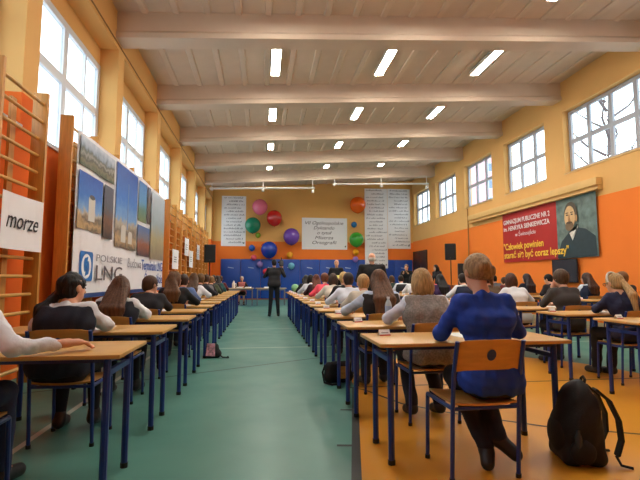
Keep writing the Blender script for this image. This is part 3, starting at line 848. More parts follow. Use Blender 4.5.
def person(loc, label, top, hair='short', hairc=HB, vest=None, legs=(34, 36, 48), shoes=(26, 24, 26), skirt=False, pose='write', lean=0.12, head=(0, 0), rz=0.0,
           h=0.02, tall=1.0, seated=True, group=None, feet='flat', skin=None, extras=(), knit=None, build=1.0, hs=0, arms=None, long_top=False, sleeve_short=False):
    """a figure: body, clothes, hair; faces +y, base at the floor under the pelvis"""
    root = empty('person', (loc[0], loc[1], 0), rz); tag(root, label, 'person', group)
    bw_ = build
    if seated:
        zp = 0.545; T = tall
        def tz(z): return zp + (z - 0.545) * T
        def ty(z): return lean * max(0, (z - 0.545) / 0.48) ** 1.15
        J = {}
        knee = [V(s * 0.105, 0.40, 0.515) for s in (-1, 1)]
        if feet == 'flat': ank = [V(s * 0.11, 0.36 + 0.04 * s, 0.085) for s in (-1, 1)]; toe = [a + V(0.02 * s, 0.15, -0.05) for a, s in zip(ank, (-1, 1))]
        elif feet == 'tucked': ank = [V(0.0, 0.12, 0.11), V(0.07, 0.09, 0.17)]; toe = [V(-0.02, 0.06, 0.04), V(0.14, 0.02, 0.10)]; knee = [V(-0.09, 0.36, 0.50), V(0.08, 0.37, 0.51)]
        elif feet == 'back': ank = [V(s * 0.12, 0.14, 0.10) for s in (-1, 1)]; toe = [a + V(0.0, 0.13, -0.06) for a in ank]
        else: ank = [V(-0.05, 0.5, 0.085), V(0.08, 0.42, 0.085)]; toe = [a + V(0.0, 0.15, -0.045) for a in ank]
        hip = [V(s * 0.085 * bw_, 0.02, zp - 0.015) for s in (-1, 1)]
        pel = [V(s * 0.06, -0.01, zp + 0.01) for s in (-1, 1)]
        wst = [V(s * 0.055, ty(0.70), tz(0.70)) for s in (-1, 1)]
        cst = [V(s * 0.08, ty(0.86), tz(0.86)) for s in (-1, 1)]
        shp = [V(s * 0.142 * bw_, ty(0.965) + 0.005, tz(0.965)) for s in (-1, 1)]
        nb = V(0, ty(1.01), tz(1.0)); hc = V(0, ty(1.14) + 0.035, tz(1.145))
    else:
        zp = 0.92 * tall
        def tz(z): return zp + (z - 0.545) * tall * 1.04
        def ty(z): return lean * max(0, (z - 0.545) / 0.48)
        knee = [V(s * 0.10, 0.015, 0.49 * tall) for s in (-1, 1)]; ank = [V(s * 0.13, -0.02, 0.085) for s in (-1, 1)]; toe = [a + V(0.02 * s, 0.17, -0.045) for a, s in zip(ank, (-1, 1))]
        hip = [V(s * 0.085 * bw_, 0, zp - 0.03) for s in (-1, 1)]
        pel = [V(s * 0.06, 0, zp + 0.01) for s in (-1, 1)]
        wst = [V(s * 0.06, ty(0.70), tz(0.70)) for s in (-1, 1)]
        cst = [V(s * 0.085, ty(0.86), tz(0.86)) for s in (-1, 1)]
        shp = [V(s * 0.17 * bw_, ty(0.965), tz(0.97)) for s in (-1, 1)]
        nb = V(0, ty(1.0), tz(1.0)); hc = V(0, ty(1.12) + 0.02, tz(1.15))
    sh = shp
    if arms is not None: el_, wr_ = [V(*a) for a in arms[0]], [V(*a) for a in arms[1]]
    elif not seated: el_ = [sh[i] + V(s * 0.09, -0.02, -0.27) for i, s in enumerate((-1, 1))]; wr_ = [el_[i] + V(-s * 0.02, 0.10, -0.23) for i, s in enumerate((-1, 1))]
    elif pose == 'write': el_ = [V(-0.26, 0.20, 0.805), V(0.25, 0.18, 0.80)]; wr_ = [V(-0.10, 0.34, 0.805), V(0.10, 0.37, 0.80)]
    elif pose == 'spread': el_ = [V(-0.31, 0.17, 0.81), V(0.31, 0.17, 0.81)]; wr_ = [V(-0.18, 0.38, 0.805), V(0.17, 0.38, 0.80)]
    elif pose == 'chin': el_ = [V(-0.22, 0.24, 0.805), V(0.25, 0.18, 0.80)]; wr_ = [hc + V(-0.085, 0.07, -0.14), V(0.06, 0.36, 0.80)]
    elif pose == 'chinr': el_ = [V(-0.25, 0.20, 0.805), V(0.22, 0.24, 0.80)]; wr_ = [V(-0.06, 0.36, 0.80), hc + V(0.085, 0.07, -0.14)]
    elif pose == 'reach': el_ = [V(-0.25, 0.18, 0.805), V(0.32, 0.12, 0.84)]; wr_ = [V(-0.08, 0.36, 0.805), V(0.26, 0.34, 0.80)]
    else: el_ = [V(-0.23, 0.03, 0.74), V(0.23, 0.03, 0.74)]; wr_ = [V(-0.09, 0.2, 0.655), V(0.09, 0.2, 0.655)]
    zmax = hc[2] + 0.17
    allp = np.array(knee + ank + toe + hip + sh + el_ + wr_ + [hc])
    lo = allp.min(0) - 0.25; hi = allp.max(0) + 0.2; lo[2] = -0.03; hi[2] = zmax
    Rh = rot_zx(head[0], head[1])
    H = lambda x, y, z: hc + Rh @ V(x, y, z)
    sk = skin or M_skin
    # ---- body
    f = Field(lo, hi, h)
    for a, r in ((pel, 0.09 * bw_), (wst, 0.085 * bw_), (cst, 0.09 * bw_)): f.cone(a[0], a[1], r, r, 0.06)
    f.cone(sh[0], sh[1], 0.045, 0.045, 0.05)
    f.cone(nb, hc + V(0, -0.02, -0.05), 0.052, 0.046, 0.03)
    for i in (0, 1):
        f.cone(sh[i], el_[i], 0.042, 0.035, 0.03); f.cone(el_[i], wr_[i], 0.035, 0.025, 0.015)
        f.cone(hip[i], knee[i], 0.07, 0.052, 0.04); f.cone(knee[i], ank[i], 0.05, 0.034, 0.02); f.cone(ank[i], toe[i], 0.034, 0.026, 0.02)
    f.ell(hc + Rh @ V(0, -0.008, 0.025), (0.074, 0.092, 0.09), Rh, 0.02); f.ell(H(0, 0.028, -0.045), (0.056, 0.062, 0.075), Rh, 0.03)
    f.cone(H(0, 0.088, 0.012), H(0, 0.107, -0.022), 0.008, 0.013, 0.012)
    for s in (-1, 1): f.ell(H(s * 0.076, -0.005, -0.005), (0.011, 0.02, 0.031), Rh, 0.006)
    v, q = f.verts_faces()
    vs, qs = [v], [q]; off = len(v)
    for i, s in enumerate((-1, 1)):
        d = wr_[i] - el_[i]; d = d / np.linalg.norm(d); Rf = perp_frame(d, V(0, 0, 1) if abs(d[2]) < 0.8 else V(0, -1, 0))
        hv = HAND[0] * np.array([1.0 if s < 0 else -1.0, 1, 1]); hq = HAND[1] if s < 0 else HAND[1][:, ::-1]
        vs.append(hv @ Rf.T + wr_[i] + d * 0.03); qs.append(hq + off); off += len(hv)
    link('body', np_mesh('body', np.concatenate(vs), np.concatenate(qs), sk), root)
    # ---- face
    for s in (-1, 1):
        e = MB().lathe([(0.004, -0.006), (0.009, -0.003), (0.009, 0.003), (0.004, 0.006)], 8)
        e.v = [tuple(H(s * 0.031 + x * 1.3, 0.078 + y * 0.7, 0.008 + z)) for x, y, z in e.v]
        e.build('eye', M_eye, root, smooth=True)
    mo = MB().tube([H(-0.022, 0.082, -0.062), H(0, 0.09, -0.06), H(0.022, 0.082, -0.062)], [0.003, 0.006, 0.003], 6)
    mo.build('mouth', M_lip, root, smooth=True)
    # ---- trousers or skirt
    f = Field(lo, hi, h)
    f.cone(pel[0], pel[1], 0.112 * bw_, 0.112 * bw_, 0.04)
    for i in (0, 1):
        if skirt:
            f.cone(hip[i], knee[i] + V(0, 0.02, 0) if seated else hip[i] + V(0, 0, -0.35), 0.095, 0.09, 0.08)
        else:
            f.cone(hip[i], knee[i], 0.086, 0.066, 0.03); f.cone(knee[i], ank[i] + V(0, 0, 0.02), 0.064, 0.052, 0.02)
    if skirt and seated: f.cone(hip[0], hip[1], 0.1, 0.1, 0.08)
    f.above(zp + 0.14)
    if h < 0.015: f.ripple(0.002, 40, hs)
    link('skirt' if skirt else 'trousers', np_mesh('skirt' if skirt else 'trousers', *f.verts_faces(), cloth(legs)), root)
    if skirt:
        f = Field(lo, hi, h)
        for i in (0, 1): f.cone(knee[i] + V(0, -0.03, 0), ank[i], 0.056, 0.038, 0.02)
        link('tights', np_mesh('tights', *f.verts_faces(), cloth((26, 24, 30))), root)
    # ---- shoes
    for i in (0, 1):
        pa = np.array([ank[i], toe[i]])
        f = Field((pa[:, 0].min() - 0.09, pa[:, 1].min() - 0.12, -0.03), (pa[:, 0].max() + 0.09, pa[:, 1].max() + 0.1, ank[i][2] + 0.1), min(h, 0.014))
        f.cone(ank[i] + V(0, -0.02, -0.025) if toe[i][2] < 0.05 else ank[i], toe[i], 0.046, 0.04, 0.02); f.cone(ank[i] + V(0, 0, 0.03), ank[i], 0.046, 0.046, 0.02)
        f.below(0.002)
        link('shoe', np_mesh('shoe', *f.verts_faces(), mat('shoe_%d_%d_%d' % shoes, shoes, 0.45, 0.1, 20)), root)
    # ---- top with sleeves
    g = 0.010
    f = Field(lo, hi, h)
    hem = zp - 0.065 if seated else (zp - 0.34 * tall if long_top else zp - 0.06)
    f.cone(wst[0], wst[1], 0.092 * bw_ + g, 0.092 * bw_ + g, 0.06); f.cone(cst[0], cst[1], 0.095 * bw_ + g, 0.095 * bw_ + g, 0.06)
    f.cone(pel[0] + V(0, 0, 0.01), pel[1] + V(0, 0, 0.01), 0.116 * bw_ + g, 0.116 * bw_ + g, 0.06)
    if seated:
        for i in (0, 1): f.cone(hip[i], hip[i] + V(0, 0.06, 0), 0.102, 0.1, 0.04)
    if long_top: f.cone(pel[0] + V(0, 0, -0.25), pel[1] + V(0, 0, -0.25), 0.14 * bw_, 0.14 * bw_, 0.1)
    f.cone(sh[0], sh[1], 0.05 + g, 0.05 + g, 0.05)
    f.cone(nb + V(0, 0, -0.06), nb + V(0, 0, -0.005), 0.07, 0.058, 0.03)
    for i in (0, 1):
        f.cone(sh[i], el_[i], 0.047 + g, 0.040 + g * 0.6, 0.035)
        w = el_[i] + (wr_[i] - el_[i]) * (0.12 if sleeve_short else 0.92)
        f.cone(el_[i], w, 0.040 + g * 0.6, 0.032 + g * 0.3, 0.02)
    f.below(hem)
    if h < 0.015: f.ripple(0.0035, 38, hs + 3); f.ripple(0.0025, 75, hs + 9)
    nm = 'coat' if long_top else 'top'
    link(nm, np_mesh(nm, *f.verts_faces(), cloth(top, 'knit' if knit == 'top' else 'plain')), root)
    if vest:
        f = Field(lo, hi, h)
        for a, r in ((pel, 0.138), (wst, 0.112), (cst, 0.115)): f.cone(a[0] + V(0, 0, 0.0), a[1], r * bw_ + g, r * bw_ + g, 0.06)
        if seated:
            for i in (0, 1): f.cone(hip[i], hip[i] + V(0, 0.07, 0), 0.118, 0.116, 0.04)
        f.cone(sh[0] * V(0.84, 1, 1), sh[1] * V(0.84, 1, 1), 0.068 + g, 0.068 + g, 0.05); f.cone(nb + V(0, 0, -0.08), nb + V(0, 0, -0.02), 0.09, 0.076, 0.03)
        if knit == 'vest': f.cone(nb + V(-0.11, -0.02, -0.02), nb + V(0.11, -0.02, -0.02), 0.06, 0.06, 0.04)
        f.above(nb[2] + (0.03 if knit == 'vest' else 0.004)); f.below(hem - 0.005)
        if h < 0.015: f.ripple(0.004, 35, hs + 5)
        link('vest', np_mesh('vest', *f.verts_faces(), cloth(vest, 'knit' if knit == 'vest' else 'plain')), root)
    # ---- hair
    back = 0.118 * bw_ + (0.03 if vest else 0.012)
    hh = min(h, 0.008 if h < 0.015 else 0.014)
    f = Field(hc - V(0.24, 0.36, 0.54), hc + V(0.24, 0.2, 0.17), hh)
    if hair != 'bald':
        vol = 1.12 if hair in ('bushy',) else 1.0
        f.ell(H(0, -0.014, 0.028), V(0.081, 0.102, 0.096) * vol, Rh, 0.01)
    if hair == 'bald':
        f.ell(H(0, -0.03, -0.02), (0.083, 0.085, 0.06), Rh, 0.01); f.ell(H(0, 0.0, 0.07), (0.12, 0.14, 0.06), Rh, 0.01, True)
    if hair in ('short', 'bushy'): f.ell(H(0, -0.045, -0.025), V(0.07, 0.06, 0.066) * vol, Rh, 0.02)
    if hair == 'bob':
        f.ell(H(0, -0.03, -0.05), (0.1, 0.085, 0.11), Rh, 0.04)
    if hair in ('long', 'verylong'):
        f.ell(H(0, -0.03, -0.04), (0.098, 0.088, 0.12), Rh, 0.03)
        zend = hc[2] - (0.34 if hair == 'long' else 0.47)
        for x in (-0.07, -0.025, 0.025, 0.07):
            p0 = H(x * 0.8, -0.075, -0.02); zm = hc[2] - 0.19
            p1 = V(x * 1.15, min(ty(zm) - back, p0[1]) - 0.005, zm); p2 = V(x * 1.1, ty(zend) - back - 0.005, zend + 0.04 * abs(x) / 0.07)
            f.cone(p0, p1, 0.04, 0.036, 0.025); f.cone(p1, p2, 0.036, 0.018, 0.025)
    if hair == 'pony':
        f.ell(H(0, -0.04, -0.03), (0.075, 0.068, 0.06), Rh, 0.02)
        a = H(0, -0.112, 0.0); b = V(0, min(ty(a[2] - 0.15) - back, a[1]) - 0.03, a[2] - 0.15); d = V(0, ty(a[2] - 0.34) - back - 0.01, a[2] - 0.34)
        f.cone(a, b, 0.028, 0.045, 0.02); f.cone(b, d, 0.042, 0.022, 0.02)
    if hair == 'ponyside':
        f.ell(H(0, -0.04, -0.03), (0.08, 0.068, 0.065), Rh, 0.02)
        a = H(-0.06, -0.085, -0.06); b = a + V(-0.05, -0.06, -0.11); d = b + V(-0.025, -0.01, -0.15)
        f.cone(a, b, 0.03, 0.056, 0.015); f.cone(b, d, 0.058, 0.04, 0.02); f.ripple(0.004, 60, 3)
    if hair == 'updo':
        f.ell(H(0, -0.04, -0.002), (0.073, 0.074, 0.058), Rh, 0.02)
        f.ell(H(0.035, -0.088, -0.02), (0.036, 0.03, 0.052), rot_zx(0.3, 0.2, 0.5), 0.01)
        f.ell(H(-0.015, -0.1, 0.012), (0.05, 0.028, 0.04), rot_zx(-0.2, 0.2, -0.6), 0.01)
        f.cone(H(0.05, -0.07, -0.05), H(0.06, -0.06, -0.11), 0.014, 0.005, 0.012)
    f.ell(H(0, 0.112, -0.04), (0.072, 0.075, 0.098), Rh, 0.015, True)
    if h < 0.015: f.strands(hc, 0.0022, 46, hs)
    elif h < 0.024 and hair not in ('short', 'bald'): f.strands(hc, 0.002, 26, hs)
    link('hair', np_mesh('hair', *f.verts_faces(), hair_mat(hairc)), root)
    # ---- extras
    if 'headband' in extras:
        pts = [H(0.094 * math.sin(a), 0.0 + 0.01 * math.cos(a), 0.035 + 0.102 * math.cos(a)) for a in [(-1.75 + 3.5 * i / 16) for i in range(17)]]
        MB().tube(pts, 0.011, 8).build('headband', mat('headband_white', (226, 220, 210), 0.6), root, smooth=True)
    if 'glasses' in extras:
        gl = MB()
        for s in (-1, 1):
            gl.tube([H(s * 0.034 + 0.024 * math.cos(a), 0.1, 0.006 + 0.017 * math.sin(a)) for a in [2 * math.pi * i / 12 for i in range(13)]], 0.0028, 5)
            gl.tube([H(s * 0.058, 0.1, 0.01), H(s * 0.078, 0.0, 0.01)], 0.0025, 5)
        gl.tube([H(-0.01, 0.101, 0.008), H(0.01, 0.101, 0.008)], 0.0025, 5)
        gl.build('glasses', M_black, root)
    if 'collar' in extras:
        MB().tube([nb + V(0.066 * math.cos(a), 0.066 * math.sin(a), 0.012 + 0.012 * math.sin(-a)) for a in [2 * math.pi * i / 20 for i in range(21)]], 0.017, 8).build('collar', cloth((228, 230, 236)), root, smooth=True)
    if 'scrunchie' in extras:
        MB().tube([H(-0.012 + 0.03 * math.cos(a), -0.118, 0.03 * math.sin(a)) for a in [2 * math.pi * i / 12 for i in range(13)]], 0.01, 6).build('hair_tie', cloth((60, 30, 40)), root, smooth=True)
    if 'tie' in extras:
        MB().prism([(-0.02, 0.152, nb[2] - 0.02), (0.02, 0.152, nb[2] - 0.02), (0.035, 0.156, nb[2] - 0.33), (0, 0.156, nb[2] - 0.38), (-0.035, 0.156, nb[2] - 0.33)], (0, 0.006, 0)).build('tie', cloth((60, 50, 70)), root)
        MB().prism([(-0.07, 0.14, nb[2] + 0.01), (0.07, 0.14, nb[2] + 0.01), (0, 0.146, nb[2] - 0.3)], (0, 0.008, 0)).build('shirt_front', cloth((224, 226, 232)), root)
    return root

# ------------------------------------------------------------------ school furniture
DW, DD, DH = 1.30, 0.55, 0.75
def desk_proto():
    r = empty('school_desk')       # origin: floor under the middle of the front edge
    MB().box(-DW / 2, DW / 2, 0, DD, DH - 0.024, DH).build('tabletop', M_top, r, bevel=0.006)
    for sx in (-1, 1):
        x = sx * (DW / 2 - 0.085)
        fr = MB().box(x - 0.014, x + 0.014, 0.08, DD - 0.10, DH - 0.125, DH - 0.095).build('side_rail', M_blue, r)
        MB().box(x - 0.014, x + 0.014, 0.06, DD - 0.08, DH - 0.052, DH - 0.0245).build('top_rail', M_blue, r)
        for y in (0.075, DD - 0.105):
            lg = MB().tube([(x, y, 0.012), (x, y, DH - 0.03)], 0.02, 8).build('leg', M_blue, r, smooth=True)
            MB().tube([(x, y, 0.0), (x, y, 0.03)], 0.023, 8).build('foot_cap', M_black, lg)
    MB().box(-DW / 2 + 0.1, DW / 2 - 0.1, DD - 0.14, DD - 0.115, DH - 0.07, DH - 0.0245).build('crossbar', M_blue, r)
    MB().box(-DW / 2 + 0.1, DW / 2 - 0.1, 0.06, 0.085, DH - 0.05, DH - 0.0245).build('front_crossbar', M_navyp, r)
    return r
def chair_proto():
    r = empty('school_chair')      # origin: floor under the sitter's pelvis
    # seat: slightly dished plywood
    s = MB(); nx, ny = 6, 6
    def sp(i, j):
        u, v_ = i / nx * 2 - 1, j / ny
        y = -0.17 + 0.40 * v_; x = u * (0.19 - 0.012 * (v_ > 0.9)); z = 0.436 + 0.012 * u * u - 0.012 * math.sin(v_ * math.pi) - 0.03 * max(0, v_ - 0.8) ** 2 * 10
        return x, y, z
    top_ = [[sp(i, j) for j in range(ny + 1)] for i in range(nx + 1)]
    for i in range(nx):
        for j in range(ny):
            s.quad([top_[i][j], top_[i + 1][j], top_[i + 1][j + 1], top_[i][j + 1]])
            s.quad([(p[0], p[1], p[2] - 0.012) for p in (top_[i][j + 1], top_[i + 1][j + 1], top_[i + 1][j], top_[i][j])])
    for i in range(nx):
        for j in (0, ny):
            a, b = top_[i][j], top_[i + 1][j]; s.quad([a, b, (b[0], b[1], b[2] - 0.012), (a[0], a[1], a[2] - 0.012)])
    for j in range(ny):
        for i in (0, nx):
            a, b = top_[i][j], top_[i][j + 1]; s.quad([a, b, (b[0], b[1], b[2] - 0.012), (a[0], a[1], a[2] - 0.012)])
    s.build('seat', M_ply, r)
    b = MB(); n = 8
    def bp(u, t): # curved plywood back
        return (u * 0.195, -0.185 - 0.03 * (1 - u * u) - 0.05 * t, 0.635 + 0.175 * t - (0.012 * u ** 4 if t == 0 else -0.0) - 0.014 * u ** 4 * t)
    for i in range(n):
        u0, u1 = i / n * 2 - 1, (i + 1) / n * 2 - 1
        q = [bp(u0, 0), bp(u1, 0), bp(u1, 1), bp(u0, 1)]
        b.quad(q); k_ = [(p[0], p[1] + 0.011, p[2]) for p in q]; b.quad(list(reversed(k_)))
        b.quad([q[3], q[2], k_[2], k_[3]]); b.quad([q[1], q[0], k_[0], k_[1]])
    for u in (-1, 1):
        q = [bp(u, 0), bp(u, 1)]; b.quad([q[0], q[1], (q[1][0], q[1][1] + 0.011, q[1][2]), (q[0][0], q[0][1] + 0.011, q[0][2])])
    bk = b.build('backrest', M_ply, r)
    dm = MB(); dm.quad([(0.028 * math.cos(a), -0.2415 - 0.05 * (0.033 * math.sin(a)) / 0.175 - 0.0005, 0.722 + 0.033 * math.sin(a)) for a in [2 * math.pi * i / 20 for i in range(20)]])
    dm.build('size_sticker', mat('sticker_blue', (34, 58, 120), 0.5), bk)
    for sx in (-1, 1):
        x = sx * 0.205
        lg = MB().tube([(x, -0.135, 0.012), (x, -0.165, 0.43), (x, -0.19, 0.62), (x * 0.985, -0.24, 0.80)], 0.0125, 8).build('leg', M_blue, r, smooth=True)
        MB().tube([(x, -0.134, 0.0), (x, -0.136, 0.025)], 0.016, 8).build('foot_cap', M_black, lg)
        lg = MB().tube([(x, 0.215, 0.012), (x, 0.195, 0.41)], 0.0125, 8).build('leg', M_blue, r, smooth=True)
        MB().tube([(x, 0.217, 0.0), (x, 0.215, 0.025)], 0.016, 8).build('foot_cap', M_black, lg)
        MB().tube([(x, -0.17, 0.415), (x, 0.195, 0.412)], 0.0125, 8).build('side_rail', M_blue, r, smooth=True)
    MB().tube([(-0.205, -0.16, 0.412), (0.205, -0.16, 0.412)], 0.011, 8).build('cross_rail', M_blue, r)
    MB().tube([(-0.205, 0.18, 0.408), (0.205, 0.18, 0.408)], 0.011, 8).build('cross_rail', M_blue, r)
    return r
DESK, CHAIR = desk_proto(), chair_proto()
FIRST = {'d': True, 'c': True}
def put(which, loc, rz, label, cat, group):
    src = DESK if which == 'd' else CHAIR
    if FIRST[which]: o = src; FIRST[which] = False
    else: o = copy_tree(src)
    o.location = loc; o.rotation_euler = (0, 0, rz); tag(o, label, cat, group)
    return o

# name cards: small folded tents, white above a red edge
CARD = None
def card(x, y, rz, label):
    global CARD
    if CARD is None:
        c = empty('name_card')
        MB().quad([(-0.06, -0.03, 0), (0.06, -0.03, 0), (0.06, 0.0, 0.06), (-0.06, 0.0, 0.06)]).quad([(0.06, 0.03, 0), (-0.06, 0.03, 0), (-0.06, 0, 0.06), (0.06, 0, 0.06)]).build('folded_card', M_white, c)
        MB().quad([(-0.06, -0.031, 0), (0.06, -0.031, 0), (0.06, -0.025, 0.012), (-0.06, -0.025, 0.012)]).build('red_edge', M_redp, c)
        MB().quad([(-0.04, -0.018, 0.026), (0.04, -0.018, 0.026), (0.04, -0.0155, 0.031), (-0.04, -0.0155, 0.031)]).build('writing', M_ink, c)
        CARD = c; o = c; c.scale = (0.68, 0.8, 0.7)
    else: o = copy_tree(CARD)
    o.location = (x, y, DH + 0.0005); o.rotation_euler = (0, 0, rz)
    tag(o, label, 'name card', 'name cards on the desks')
PAPER = {}
def paper(x, y, rz, label):
    if 'm' not in PAPER: PAPER['m'] = MB().box(-0.105, 0.105, -0.148, 0.148, 0, 0.0025).mesh('paper', M_white)
    o = link('answer_sheet', PAPER['m'], None, (x, y, DH + 0.0006)); o.rotation_euler = (0, 0, rz)
    tag(o, label, 'paper', 'answer sheets on the desks')

